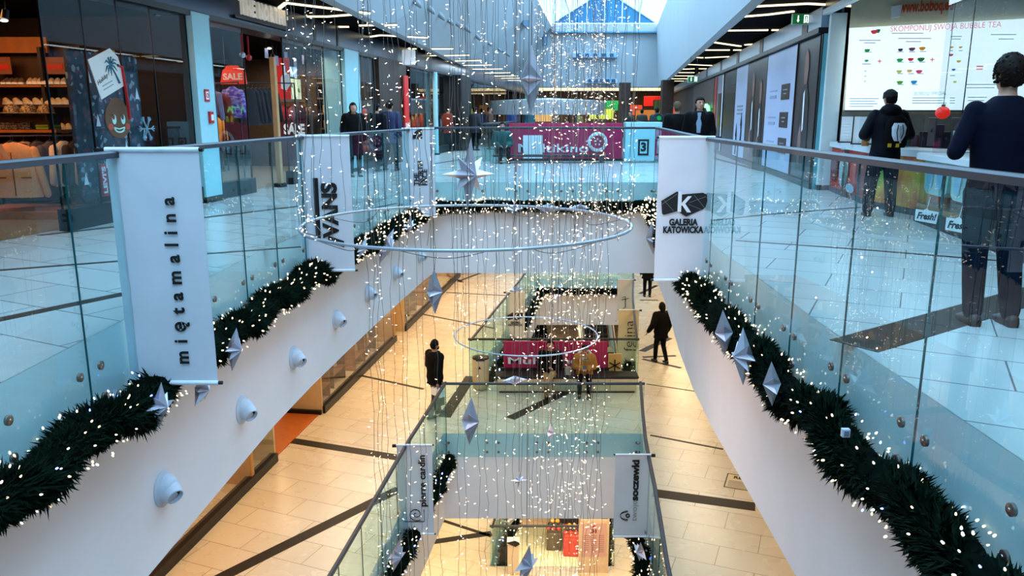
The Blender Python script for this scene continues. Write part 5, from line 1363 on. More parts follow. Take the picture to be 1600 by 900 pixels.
for k in range(5):
    t = LT('ceiling_card', 'small pale paper card hanging in the shop window, in a row', 'card', 17.4 + k * .5, -.5, 2.75 - (k % 2) * .12, 'hanging cards in the second shop window')
    MB().box((0, 0, 0), (.008, .16, .2)).build('card', mat('lilac_card', '#b8b2d4', .6), t); MB().tube([(0, 0, .1), (0, 0, .3)], .003, 4).build('thread', WIRE, t)
t = LT('shop_shelf', 'lit goods shelf between teal column and brown wood column', 'shelf', 22.4, -.9)
for z in (.3, .7, 1.1, 1.5, 1.9, 2.3): MB().box((0, 0, z), (.35, 1.5, .04)).build('shelf_board', TAN, t)
MB().box((-.2, 0, 1.3), (.02, 1.5, 2.6)).build('back_panel', WOODD, t)
for k in range(24):
    c_ = ('#c8321e', '#d9a05a', '#b9b0a0', '#5a2a1a', '#c87a3a')[k * 7 % 5]
    tt = LT('boxed_goods', 'small bright packet on the lit shelf by brown column', 'packet', 22.4 - .6 + (k % 6) * .24, -.9 + .02, .32 + .4 * (k // 6), 'packets on the lit shelf')
    MB().box((0, 0, .11), (.16, .17, .2 + .05 * (k % 3))).build('packet_body', mat('packet_' + c_[1:], c_, .5), tt, bevel=.01); MB().box((.082, 0, .12), (.004, .1, .08)).build('packet_label', PAPER, tt)
t = LT('paper_lanterns', 'vertical string of round red lanterns near left shop shelf', 'lantern string', 22.6, -.1, 0)
for k in range(6): MB().sph((0, 0, .55 + k * .2), (.08, .08, .09), 12, 8).build('lantern', mat('lantern_red', '#c8401c', .5, emit='#c8401c', es=.3), t, smooth=True)
MB().tube([(0, 0, .4), (0, 0, 3.03)], .005, 4).build('cord', WIRE, t)
t = LT('sale_banner', 'narrow tall red sale sign on the brown wood column', 'sign', 25.9, .2, 1.55)
MB().box((0, 0, 0), (.04, .5, 2.3)).build('sign_board', mat('bright_red', '#d81f1c', .5), t)
fit(text('SALE', FR((.025, 0, -.45), YB, ZU), .3, m_white, t, bold=.01), .46)
# goods glimpsed in the third shop
for k in range(14):
    Y = 28 + k * 1.6; c_ = ('#c8501e', '#3a2a22', '#c9a05a', '#7a8a9a', '#a83a22')[k * 3 % 5]
    tt = LT('shop_display_stand', 'distant shop display stand with coloured goods on left', 'stand', Y, -1.2 - (k % 3) * .6, 0, 'distant display stands on the left')
    MB().box((0, 0, .45), (.5, .8, .9)).build('stand_body', WOODD, tt)
    for q in range(3): MB().rings([((q - 1) * .1, (q - 1) * .26, .9, .09, .09), ((q - 1) * .1, (q - 1) * .26, 1.1 + .1 * q, .1, .1), ((q - 1) * .1, (q - 1) * .26, 1.3 + .12 * q, .05, .05)], 10).build('goods', mat('goods_' + c_[1:], c_, .6), tt, smooth=True)
t = LT('slim_post', 'slim pale teal post in front of left shops near dark pillar', 'post', 30.2, .15)
MB().cyl((0, 0, 0), (0, 0, 3.03), .09, .09, 12).build('post_body', TEALC, t, smooth=True); MB().cyl((0, 0, 0), (0, 0, .06), .14, .14, 12).build('post_foot', RAIL, t)
t = LT('lit_shop_letters', 'dark blue board with pale glowing shop letter, beyond brown column', 'sign', 28.0, -.3, 1.95)
MB().box((0, 0, 0), (.05, .9, .8)).build('board', mat('deep_blue_board', '#0f1a2c', .5), t)
text('IO', FR((.03, 0, 0), YB, ZU), .5, WHITEL, t)
for y in (-.35, .35): MB().tube([(0, y, .4), (0, y, 1.07)], .008, 5).build('hanging_rod', DARK, t)

# shop name letters on the header
t = LT('shop_sign', 'pale block letters of outdoor brand standing on the dark header', 'sign', (Yl(415)), .10, 3.36)
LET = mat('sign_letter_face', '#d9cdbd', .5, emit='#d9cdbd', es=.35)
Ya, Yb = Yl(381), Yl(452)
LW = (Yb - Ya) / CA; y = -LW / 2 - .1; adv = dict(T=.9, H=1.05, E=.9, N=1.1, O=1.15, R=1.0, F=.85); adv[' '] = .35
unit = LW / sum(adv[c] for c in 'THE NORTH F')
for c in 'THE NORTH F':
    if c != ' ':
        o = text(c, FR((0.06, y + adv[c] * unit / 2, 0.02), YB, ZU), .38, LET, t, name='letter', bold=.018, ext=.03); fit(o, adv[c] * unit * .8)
    y += adv[c] * unit
MB().box((.0, 0, -.16), (.04, (Yb - Ya) / CA + .4, .05)).build('sign_rail', DARK, t)
t = LT('projecting_sign', 'small white projecting sign on header before black ceiling', 'sign', Yl(624), .35, 3.25)
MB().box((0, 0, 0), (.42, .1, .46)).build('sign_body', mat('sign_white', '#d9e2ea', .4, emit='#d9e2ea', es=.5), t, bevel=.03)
MB().tube([(.1, 0, .23), (.12, 0, .36)], .02, 6).build('sign_arm', RAIL, t)

# ================================================================== CEILING LIGHTS, EXIT SIGNS
def led(pts, label, grp):
    P = [at_z(px, py, 3.58) for px, py in pts]; c = sum(P, Vector()) / len(P)
    t = thing('led_strip_light', label, 'lamp', c, 0, grp)
    L = []
    for i in range(len(P) - 1):
        a, b = P[i] - c, P[i + 1] - c; d = (b - a); rz = math.atan2(d.y, d.x); m_ = (a + b) / 2
        MB().box(m_ + Vector((0, 0, .015)), (d.length, .07, .03), rz).build('diffuser', LED, t)
        MB().box(m_ + Vector((0, 0, .04)), (d.length, .09, .02), rz).build('profile', BLACK, t)
GLs, GRs = 'light strips in the left black ceiling', 'light strips in the right black ceiling'
for pts in [[(432, 17), (447, 6), (577, 22)], [(480, 27), (512, 27), (577, 22)], [(489, 43), (545, 43)], [(561, 41), (620, 40)], [(552, 62), (595, 56), (668, 60)], [(612, 78), (650, 77)], [(658, 77), (708, 77)], [(643, 88), (733, 87)], [(672, 97), (752, 95)],
            [(697, 103), (768, 102)], [(718, 109), (785, 108)], [(738, 115), (797, 114)], [(752, 119.5), (806, 119)], [(762, 123), (812, 122.5)], [(770, 126), (818, 126)]]:
    led(pts, 'warm white light strip in the left black ceiling', GLs)
for pts in [[(1168, 12), (1262, 7), (1335, 11)], [(1150, 28), (1200, 24), (1240, 19)], [(1268, 23), (1302, 27)], [(1127, 49), (1200, 48)], [(1206, 48), (1260, 48)], [(1108, 66), (1157, 73)], [(1164, 71), (1187, 69)], [(1095, 79), (1140, 79)], [(1146, 79), (1192, 79)],
            [(1080, 90), (1098, 91)], [(1102, 91), (1165, 88)], [(1068, 101), (1112, 103)], [(1116, 102), (1148, 100)], [(1060, 109), (1085, 108)], [(1092, 108), (1135, 108)], [(1053, 114), (1085, 114)], [(1092, 114), (1122, 114)], [(1048, 119), (1110, 119)], [(1042, 123.5), (1100, 123.5)], [(1036, 127), (1085, 127)]]:
    led(pts, 'warm white light strip in the right black ceiling', GRs)
for Y in (64, 65.5, 67, 68.5, 70):
    t = thing('led_strip_light', 'long yellow light strip across the far ceiling', 'lamp', (5, Y, 3.57), 0, 'far ceiling light strips')
    MB().box((0, 0, 0), (17, .12, .03)).build('diffuser', LED, t); MB().box((0, 0, .03), (17, .16, .03)).build('profile', BLACK, t)
for k, (px, py, Yp) in enumerate([(860, 142, 40), (900, 146, 42), (940, 144, 44), (985, 146, 42), (1020, 142, 46), (1045, 150, 40), (830, 146, 44)]): pass
def exit_sign(label, px, py, Y, rz=0.0):
    p = at_y(px, py, Y); t = thing('exit_sign', label, 'sign', p, rz)
    MB().box((0, 0, 0), (.40, .06, .22)).build('sign_body', mat('exit_frame', '#9fc8b0', .4), t, bevel=.01)
    MB().box((0, -.032, 0), (.37, .01, .19)).build('sign_face', GREENS, t)
    m = MB(); M = FR((-.08, -.038, 0), XR, ZU)
    m.prism([(-.012, .07), (.012, .07), (.012, -.02), (.03, -.02), (0, -.07), (-.03, -.02), (-.012, -.02)], M, .003)
    m.build('arrow', WHITEL, t)
    m = MB(); M = FR((.09, -.038, 0), XR, ZU)
    m.prism([(-.05, -.08), (-.03, -.08), (-.03, .06), (.03, .06), (.03, -.08), (.05, -.08), (.05, .08), (-.05, .08)], M, .003)
    m.sph((.09, -.04, .03), (.014, .004, .016), 8, 6)
    m.prism([(-.015, .01), (.018, .01), (.012, -.03), (.02, -.075), (.008, -.075), (-.002, -.035), (-.014, -.075), (-.024, -.07), (-.012, -.03)], M, .003)
    m.build('running_figure', WHITEL, t)
    for x in (-.12, .12): MB().tube([(x, 0, .11), (x, 0, 3.6 - p.z)], .006, 5).build('hanger_rod', BLACK, t)
exit_sign('green exit sign hanging left beside the outdoor brand letters', 466, 38.5, 19.0, -.05)
exit_sign('green exit sign hanging in the right black ceiling', 1252, 30, 17.0, .05)
exit_sign('far green exit sign above the left corridor', 750, 126, 43, 0)
exit_sign('far green exit sign above the right hoarding end', 1083, 124, 30, 0)
# ================================================================== UPPER RIGHT: HOARDINGS AND BUBBLE TEA COUNTER
hd = thing('x', 'x', 'x', (srx(30), 30, 0), RZ); hd.name = 'trim_right_header'; del hd['label']; del hd['category']; hd['kind'] = 'structure'
m = MB(); sbox(m, 30, 15.9, 62, -.06, .35, 3.12, 3.50); m.build('header_band', mat('right_header', '#8fa6bd', .35, .3, var=.05), hd)
m = MB(); sbox(m, 30, 15.9, 62, -.1, .4, 3.02, 3.12); m.build('header_lip', FRAME, hd)
m = MB()
for Y in (17.0, 22.2, 26.6, 31, 36): sbox(m, 30, Y, Y + .5, -.075, -.06, 3.12, 3.5)
m.build('header_joint', FRAME, hd)
t = thing('x', 'x', 'x', (srx(39), 39, 0), RZ); t.name = 'wall_right_shops'; del t['label']; del t['category']; t['kind'] = 'structure'
m = MB(); sbox(m, 39, 15.9, 62, .1, .3, 0, 3.6); m.build('shop_partition', mat('right_wall', '#2b201d', .6, var=.1), t)
m = MB(); sbox(m, 39, 15.9, 40, -.05, .1, 0, .12); m.build('plinth', FRAME, t)
BRN = ramp_mat('brown_poster', [(.25, '#1a0f0e'), (.5, '#2e1d1b'), (.75, '#40302e')], .9, .35, stretch=(1, 1, .35))
SKINP = mat('poster_skin', '#8a6258', .45, var=.15, scale=3)
def poster(label, Ya, Yb, z0, z1, m_, frame_=True):
    Yc = (Ya + Yb) / 2; t = RTG('wall_poster', label, 'poster', Yc, 0, 0); L = (Yb - Ya) / CA
    MB().box((.02, 0, (z0 + z1) / 2), (.05, L, z1 - z0)).build('poster_sheet', m_, t)
    if frame_:
        for e_ in (-1, 1): MB().box((.0, e_ * L / 2, (z0 + z1) / 2), (.06, .04, z1 - z0)).build('frame_edge', FRAME, t)
    return t
def figure(t, y, z0, h, coat, skin=SKINP, d=-.012):
    """a printed, flat figure in profile on a poster"""
    M = FR((d, y, z0), (0, -1, 0), ZU)
    MB().prism([(x * h, z * h) for x, z in ((-.13, 0), (-.16, .3), (-.12, .55), (-.05, .62), (.05, .63), (.13, .52), (.16, .25), (.14, 0))], M, .003).build('printed_coat', coat, t)
    MB().prism([(x * h, z * h) for x, z in ((-.05, .62), (-.06, .70), (-.055, .82), (0, .86), (.05, .82), (.075, .74), (.06, .67), (.04, .62))], M @ Matrix.Translation((0, 0, .003)), .003).build('printed_head', skin, t)
    MB().prism([(x * h, z * h) for x, z in ((-.10, .05), (-.12, .25), (-.06, .34), (-.01, .2), (-.02, .04))], M @ Matrix.Translation((0, 0, .003)), .003).build('printed_arm', skin, t)
    MB().prism([(x * h, z * h) for x, z in ((-.03, .55), (.01, .58), (.03, .3), (-.01, .28))], M @ Matrix.Translation((0, 0, .006)), .003).build('printed_shirt', PAPER, t)
DKC = mat('poster_dark_coat', '#120c0e', .4)
t = poster('dark brown poster with man in profile nearest the bubble tea shop', 16.0, 18.0, .14, 3.0, BRN)
figure(t, .05, .3, 2.9, DKC)
LIL = mat('poster_pale_lilac', '#b3bcd8', .4, var=.05, scale=.6)
t = poster('pale poster with three dark square logos on right hoarding', 18.05, 21.6, .14, 3.0, LIL, False)
for z in (.75, 1.35, 2.0):
    MB().box((-.012, -.75, z), (.01, .95, .36)).build('logo_square', BRN, t)
    for k in range(2): MB().box((-.02, -.75, z + .05 - k * .09), (.006, .5 - k * .2, .03)).build('logo_line', GREYINK, t)
    for k in range(2): MB().box((-.012, .75, z + .06 - k * .15), (.008, .95 - .1 * k, .07 if k else .02)).build('faint_writing', mat('faint_print', '#8e97b4', .5), t)
t = poster('dark brown poster with long haired model on right hoarding', 21.65, 24.9, .14, 3.0, BRN, False)
figure(t, .4, .2, 2.9, DKC); figure(t, -.9, .1, 2.7, DKC)
t = poster('narrow pale poster with black arrows on right hoarding', 24.95, 27.3, .14, 3.0, LIL, False)
for k in range(3): MB().box((-.012, .0, 1.75 - k * .12), (.008, 1.2, .05)).build('faint_writing', GREYINK, t)
m = MB()
for y, z, s_ in ((.5, .9, .22), (-.5, 1.25, .22)):
    m.tube([(-.015, y, z - .7), (-.015, y - .1, z - .3), (-.015, y, z)], .03, 4); m.prism([(-.18, -.12), (.18, -.12), (0, .3)], FR((-.015, y, z), (0, -1, 0), ZU), .006)
m.build('arrow', INK, t)
t = poster('black sheet for the dark opening between pale poster and red edged poster', 27.35, 30.4, .05, 3.0, mat('gap_black', '#0a0c12', .4, var=.1), False)  # the opening's darkness is painted as a flat black sheet
for k in range(8): MB().box((-.012, 0, .4 + k * .3), (.006, 2.6, .02)).build('gap_rib', FRAME, t)
t = poster('red and white edged poster on right hoarding', 30.45, 33.5, .05, 3.0, mat('grey_lilac', '#8b8ca0', .4, var=.2, scale=1), True)
MB().box((-.02, .9, 1.5), (.03, .8, 2.9)).build('red_stripe', mat('poster_red', '#a82c22', .45), t)
MB().box((-.02, -.5, 1.2), (.02, .9, 2.2)).build('dark_picture', BRN, t); MB().box((-.02, -1.35, 1.5), (.02, .2, 2.9)).build('white_stripe', PAPER, t)
t = poster('plain brown hoarding with green neon sign on it', 33.6, 43, .05, 3.0, mat('brown_hoard', '#4a3a33', .5, var=.1), False)
neon = RTG('neon_sign', 'green neon squiggle sign glowing on brown hoarding', 'sign', 34.6, .15, 1.72)
NG = lamp('green_neon', (.1, 1.0, .15), 2.2); 
MB().tube([(0, .9, -.1), (0, .7, .2), (0, .5, -.15), (0, .2, .2), (0, .05, -.15), (0, -.1, .1), (0, -.35, .15), (0, -.3, -.15), (0, -.6, .1), (0, -.8, -.1)], .045, 6).build('neon_tube', NG, neon, smooth=True)
MB().box((.08, 0, 0), (.03, 2.0, .06)).build('neon_rail', DARK, neon)
t = RTG('vending_display', 'yellow lit bottle display under the green neon sign', 'display', 33.2, .5)
MB().box((0, 0, .5), (.6, .8, 1.0)).build('cabinet', PAPER, t, bevel=.02)
for k in range(4): MB().rings([(-.1 + .1 * (k % 2), -.3 + .2 * k, 1.0, .06, .06), (-.1 + .1 * (k % 2), -.3 + .2 * k, 1.3, .06, .06), (-.1 + .1 * (k % 2), -.3 + .2 * k, 1.45, .025, .025)], 10).build('bottle', mat('yellow_glow', '#d8e02a', .4, emit='#d8e02a', es=.8), t)
# glass end post
t = RTG('glass_fin', 'narrow teal glass fin beside the white shop corner', 'glass panel', 15.85, -.06)
MB().box((0, 0, 1.5), (.15, .03, 3.0)).build('fin_glass', mat('teal_fin', '#6fb9c8', .2, var=.05), t); MB().box((-.075, 0, 1.5), (.02, .05, 3.0)).build('fin_edge', FRAME, t)
# shop shell
A_, B_ = Vector((6.36, 15.5, 0)), Vector((9.4, 13.95, 0)); RD = (B_ - A_).normalized(); ND = RD.cross(Vector((0, 0, 1)))
t = thing('x', 'x', 'x', (A_.x, A_.y, 0)); t.name = 'wall_tea_shop'; del t['label']; del t['category']; t['kind'] = 'structure'
t.matrix_basis = FR(A_, RD, ZU)
L = 6.5
MB().box((L / 2, .55, -.12), (L, 1.1, .1)).box((L / 2, 1.1, -.12), (L, .9, .1)).build('back_wall_tile', mat('grey_shop_tile', '#6f6a60', .5, var=.1), t)
MB().box((L / 2, 3.45, -.10), (L, .85, .12)).build('header_wall', mat('header_cream', '#cfcbb0', .55, var=.03), t)
MB().box((L / 2, 2.2, -.2), (L, 3.0, .1)).build('upper_wall', CREAM, t)
t = thing('shop_column', 'white corner column of the bubble tea shop', 'column', (6.23, 15.72, 0), -.1)
MB().box((0, .0, 1.68), (.30, .12, 3.36)).build('column_body', mat('white_column', '#d5e2e6', .5, var=.02), t, bevel=.01); MB().box((-.0, .0, .05), (.32, .14, .1)).build('column_foot', RAIL, t)
# slanted white fascia edge over the shop
t = thing('shop_fascia', 'slanting white fascia edge above the bubble tea shop', 'fascia', (srx(12.5), 12.5, 3.36), RZ)
MB().box((.0, .2, .03), (.10, 6.8, .10)).build('fascia_edge', mat('fascia_white', '#c9dbe6', .4), t); MB().box((.06, .2, .18), (.06, 6.8, .22)).build('fascia_panel', BAND, t)
# menu light box
P0, NM = A_ + ND * .06, ND
def mp(px, py, o=0.0): return at_plane(px, py, P0 + ND * o, NM)
c00, c10, c11, c01 = mp(1320, 172), mp(1660, 172), mp(1660, 26), mp(1327, 44)
MENU = mat('menu_light', '#e6f6fa', .4, emit='#dff4fb', es=.95)
t = thing('menu_lightbox', 'large glowing white bubble tea menu board above the counter', 'menu board', (c00 + c10) / 2)
W2 = lambda v: v - (c00 + c10) / 2
MB().loft([[W2(p - ND * .05) for p in (c00, c10, c11, c01)], [W2(p) for p in (c00, c10, c11, c01)]]).build('light_panel', MENU, t)
MB().loft([[W2(p - ND * .052) for p in (c00 - Vector((0, 0, .03)), c10 - Vector((0, 0, .03)), c10 + Vector((0, 0, .0)), c00)], [W2(p + ND * .004) for p in (c00 - Vector((0, 0, .03)), c10 - Vector((0, 0, .03)), c10, c00)]]).build('lower_frame', RAIL, t)
def mtext(s_, px, py, size, m_, o=.012, align='LEFT', wpx=None, bold=0.0):
    p = W2(mp(px, py, o)); ob = text(s_, FR(p, RD, ZU), size, m_, t, bold=bold, ext=.001, align=align, valign='CENTER')
    if wpx: fit(ob, (mp(px + wpx, py) - mp(px, py)).length)
    return ob
PKR = mat('menu_pink', '#e58e9c', .6, emit='#e58e9c', es=.45); PRR = mat('menu_red', '#d8384a', .6, emit='#d8384a', es=.4); MGR = mat('menu_grey', '#b2c6d0', .6, emit='#b2c6d0', es=.55); MBL = mat('menu_bluegrey', '#6fa0b4', .6, emit='#8fb4c4', es=.5)
mtext('SKOMPONUJ SWOJĄ BUBBLE TEA', 1391, 46, .14, PKR, wpx=172)
mtext('BOBOQ SPECIAL', 1428, 146.5, .085, MBL, wpx=51)
mtext('+', 1370, 96.5, .16, PRR); mtext('+', 1452, 94, .16, PRR); mtext('=', 1524, 107, .22, PRR)
def mdot(px, py, r, m_, sq=1.0):
    p = W2(mp(px, py, .012)); M = FR(p, RD, ZU)
    MB().prism([(r * math.cos(a) * (1 + .25 * math.sin(3 * a)), r * sq * math.sin(a) * (1 + .2 * math.cos(2 * a))) for a in [2 * PI * k / 14 for k in range(14)]], M, .004).build('printed_fruit', m_, t)
col = lambda h: mat('fruit_' + h[1:], h, .5, emit=h, es=.45)
for px, py, h, r in [(1355, 79, '#1f8a3c', .045), (1354, 95, '#3aa08a', .035), (1407, 78, '#3a2a3a', .04), (1425, 77, '#6a3a5a', .05), (1441, 76, '#c98a1c', .05), (1406, 94, '#18a04a', .05), (1423, 93, '#c8283a', .045), (1439, 93, '#1c6a34', .055), (1405, 112, '#b9c86a', .045), (1421, 111, '#d8c070', .045),
                     (1436, 112, '#d0407a', .05), (1406, 129, '#5aa03c', .05), (1428, 128.5, '#2a8ac8', .05), (1487, 74, '#d8b070', .03), (1501, 74, '#d8b070', .03), (1486, 86, '#c8384a', .035), (1498, 96, '#d8c04a', .035), (1490, 109, '#2a6aa8', .03), (1492, 128, '#d8d070', .03)]: mdot(px, py, r, col(h), .75)
mdot(1366, 50, .055, PRR, .8); mdot(1372, 48.5, .035, col('#1c6a34'), 1.2)
def mbar(px, py, wpx, h, m_):
    a, b = W2(mp(px, py, .010)), W2(mp(px + wpx, py, .010)); u = Vector((0, 0, h))
    MB().loft([[a, b, b + u, a + u], [p + ND * .003 for p in (a, b, b + u, a + u)]]).build('small_print', m_, t)
for px, py, wpx in [(1342, 64, 34), (1350, 68, 18), (1393, 53, 50), (1403, 61, 52), (1415, 66, 24), (1350, 82.5, 12), (1347, 101, 14), (1350, 112, 4), (1350, 120, 4), (1350, 128, 3), (1402, 82, 10), (1420, 82, 10), (1437, 81.5, 10), (1402, 98, 10), (1420, 98, 8), (1436, 98, 10), (1402, 116, 9), (1419, 116, 9), (1433, 116, 10), (1402, 133, 10), (1424, 133, 10),
                    (1327, 155, 46), (1327, 159, 40), (1327, 163, 44), (1327, 167, 38), (1425, 154, 52), (1425, 158, 48), (1425, 162, 54), (1484, 154, 8), (1484, 158, 8), (1484, 162, 8), (1485, 58, 18), (1487, 62, 14), (1510, 133, 50), (1510, 138, 44), (1512, 153, 30), (1512, 158, 26), (1548, 55, 40), (1560, 62, 24), (1484, 80, 5), (1498, 80, 6), (1484, 119, 8)]: mbar(px, py, wpx, .022, MGR)
# shop address letters on the cream header
t = thing('shop_sign', 'orange web address letters on cream header above the menu', 'sign', at_plane(1447, 13, A_ + ND * .03, ND))
p = at_plane(1406, 12, A_ + ND * .03, ND) - t.location
ob = text('www.boboq.eu', FR(p, RD, ZU), .26, mat('sign_orange', '#c8481c', .5), t, bold=.01, ext=.012, align='LEFT'); fit(ob, (at_plane(1490, 12, A_, ND) - at_plane(1406, 12, A_, ND)).length)
MB().prism([(-.08, -.12), (.07, -.1), (.09, .12), (-.1, .1)], FR(at_plane(1401, 18, A_ + ND * .05, ND) - t.location, RD, ZU), .03).build('cup_emblem', PAPER, t, bevel=.01)
# counter
GRD = mat('counter_red', '#c23420', .45, var=.1, scale=3); GRG = ramp_mat('counter_fruit', [(0, '#1d6a2a'), (.35, '#2f8a34'), (.5, '#c9a02a'), (.65, '#b8562a'), (.85, '#8a3a24')], 1.6, .45)
cA, cB, cC = at_z(1295, 298, 0), at_z(1357, 323, 0), at_z(1432, 338, 0)
cC = Vector((6.05, 10.9, 0))
t = thing('shop_counter', 'bubble tea counter with white top and red and green fruit artwork front', 'counter', cB)
def seg(a, b, z0, z1, dep, m_, nm, o=0.0):
    d = (b - a).normalized(); n = Vector((-d.y, d.x, 0)); n = n if n.x > 0 else -n     # into the shop
    q = [a - n * o, b - n * o, b + n * dep, a + n * dep]
    return MB().loft([[p - cB + Vector((0, 0, z0)) for p in q], [p - cB + Vector((0, 0, z1)) for p in q]]).build(nm, m_, t)
seg(cA, cB, .1, .86, .5, GRD, 'front_panel'); seg(cB, cC, .1, .86, .5, GRG, 'front_panel')
seg(cA, cB, 0, .1, .45, RAIL, 'kick_plate'); seg(cB, cC, 0, .1, .45, RAIL, 'kick_plate')
WTOP = mat('white_worktop', '#c6d4dc', .35)
seg(cA, cB, .86, .96, .6, WTOP, 'worktop', .06); seg(cB, cC, .86, .96, .6, WTOP, 'worktop', .06)
d = (cB - cA).normalized(); ln = (cB - cA).length
Mf = FR(cA - cB + Vector((-.02, 0, 0)) - Vector((d.y, -d.x, 0)) * 0.0, d, ZU)
nf = Mf.to_3x3() @ Vector((0, 0, 1))
def oval(x, z, rx, rz_, m_, nm, o=.01): MB().prism([(x + rx * math.cos(a), z + rz_ * math.sin(a)) for a in [2 * PI * k / 22 for k in range(22)]], Mf @ Matrix.Translation((0, 0, o)), .004).build(nm, m_, t)
oval(ln * .14, .5, ln * .10, .26, mat('art_darkred', '#6a1c22', .5, var=.2), 'printed_drink'); oval(ln * .40, .48, ln * .11, .33, mat('art_white', '#c6ccd0', .5), 'printed_cup'); oval(ln * .40, .46, ln * .085, .28, mat('art_blueglass', '#8fb0b8', .5), 'printed_cup', .015)
oval(ln * .46, .42, ln * .045, .2, mat('art_green', '#1f5a4a', .5), 'printed_leaf', .02); oval(ln * .82, .48, ln * .12, .34, mat('art_maroon', '#7a2a30', .5), 'printed_drink')
oval(ln * .60, .20, ln * .10, .08, mat('art_paleblue', '#8fa9bc', .5), 'printed_badge', .02)
# things on the counter
def on_counter(f, z=.962, o=.28):
    a, b = (cA, cB) if f <= 1 else (cB, cC); f2 = f if f <= 1 else f - 1
    dd = (b - a).normalized(); n = Vector((-dd.y, dd.x, 0)); n = n if n.x > 0 else -n
    return a.lerp(b, f2) + n * o + Vector((0, 0, z))
for k, f in enumerate((.30, .62)):
    p = on_counter(f, o=.1)
    t2 = thing('menu_stand', 'white printed menu card in black stand on the counter, %s one' % ('left', 'right')[k], 'menu', p, -.45)
    MB().box((0, 0, .24), (.34, .012, .46)).build('menu_card', PAPER, t2)
    for x in (-.18, .18): MB().box((x, 0, .24), (.02, .02, .48)).build('stand_post', BLACK, t2)
    MB().box((0, .0, .01), (.40, .12, .02)).build('stand_base', BLACK, t2)
    if k == 0: MB().prism([(.02, -.18), (.12, -.18), (.13, .0), (.10, .1), (.06, -.02)], FR((0, -.008, .24), XR, ZU), .003).build('printed_picture', mat('print_orange', '#c8643a', .6), t2)
    for q in range(6): MB().box((0 if k else -.07, -.009, .08 + q * .055), (.22 if k else .14, .003, .012)).build('printed_line', MGR, t2)
t2 = thing('sneeze_guard', 'clear glass topping case on the counter beside menu cards', 'glass case', on_counter(1.05, o=.2), -.5)
MB().box((0, 0, .25), (.9, .4, .5)).build('glass_box', GL_W, t2)
for k in range(6): MB().rings([(-.36 + k * .145, 0, .01, .055, .055), (-.36 + k * .145, 0, .16, .06, .06), (-.36 + k * .145, 0, .2, .04, .04)], 10).build('topping_jar', mat(('jar_orange', 'jar_teal', 'jar_plum')[k % 3], ('#a8643a', '#2a6a74', '#4a2a3a')[k % 3], .4), t2, smooth=True)
# tall right display cabinet with tub and Fresh cards
fA, fB = at_z(1427, 345, 0), at_z(1640, 427, 0)
t = thing('display_cabinet', 'glass display cabinet with pale teal tub and black plinth at the tea shop', 'cabinet', (fA + fB) / 2)
o0 = (fA + fB) / 2; d = (fB - fA).normalized(); n = Vector((-d.y, d.x, 0)); n = n if n.x > 0 else -n; L = (fB - fA).length
Mc = FR(Vector((0, 0, 0)), d, ZU)      # local x along the front, y up, z towards the corridor
sgn = 1 if (Mc.to_3x3() @ Vector((0, 0, 1))).dot(n) < 0 else -1
def cb(x0, x1, z0, z1, y0, y1, m_, nm, bev=0):
    MB().box((0, 0, 0), (x1 - x0, z1 - z0, y1 - y0)).build(nm, m_, t, bevel=bev).matrix_basis = Mc @ Matrix.Translation(((x0 + x1) / 2, (z0 + z1) / 2, -sgn * (y0 + y1) / 2))
cb(-L / 2, L / 2, 0, .19, 0, .55, DARK, 'plinth')
cb(-L / 2, L / 2, .19, .26, .02, .55, TAN, 'wood_base')
cb(-L / 2, L / 2, .26, .86, .03, .045, GL_W, 'front_glass')
cb(-L / 2, L / 2, .26, .86, .5, .55, mat('cabinet_back', '#b8622c', .5, var=.2), 'cabinet_back')
cb(-L / 2, L / 2, .86, .95, -.05, .6, WTOP, 'worktop', .01)
for k in range(3):
    x = -L / 2 + .50 + k * .95
    tb = MB(); tb.loft([[(x + a * w_, .42 + .44 * f, -sgn * (.26 + b_ * .2)) for a, b_ in ((-1, -1), (1, -1), (1, 1), (-1, 1))] for f, w_ in ((-.02, .30), (.12, .40), (.72, .44), (.76, .50), (.97, .46))])
    o = tb.build('tub', mat('pale_teal_tub', '#a9d0c4', .35, var=.05), t); o.matrix_basis = Mc
    o2 = MB().prism([(x - .26, .50), (x - .1, .50), (x - .05, .74), (x - .28, .74)], Matrix.Translation((0, 0, -sgn * .045)), -sgn * -.004).prism([(x + .26, .50), (x + .1, .50), (x + .05, .74), (x + .28, .74)], Matrix.Translation((0, 0, -sgn * .045)), -sgn * -.004).build('tub_inset', mat('blue_inset', '#7fb6d0', .4), t); o2.matrix_basis = Mc
for k, (px, py) in enumerate(((1451, 336), (1501, 350))):
    p = at_plane(px, py, fA - n * .17, n); rr = d
    t2 = thing('fresh_card', 'white hanging card with dark script word, %s one on cabinet glass' % ('left', 'right')[k], 'sign', p)
    M = FR((-.06, -.06, 0), (.80, -.60, 0), ZU) @ Matrix.Scale(.76, 4)
    MB().prism([(-.17, -.09), (.16, -.13), (.18, .07), (.03, .09), (0, .12), (-.05, .09), (-.17, .10)], M, .006).build('card', PAPER, t2)
    fit(text('Fresh!', M @ Matrix.Translation((0, -.015, .008)) @ Matrix.Rotation(-.06, 4, 'Z'), .15, mat('ink_navy', '#0d2230', .6), t2, bold=.006, shear=.2), .29)
    MB().tube([M @ Vector((0, .11, 0)), M @ Vector((.03, .32, 0))], .004, 4).build('thread', PAPER, t2)
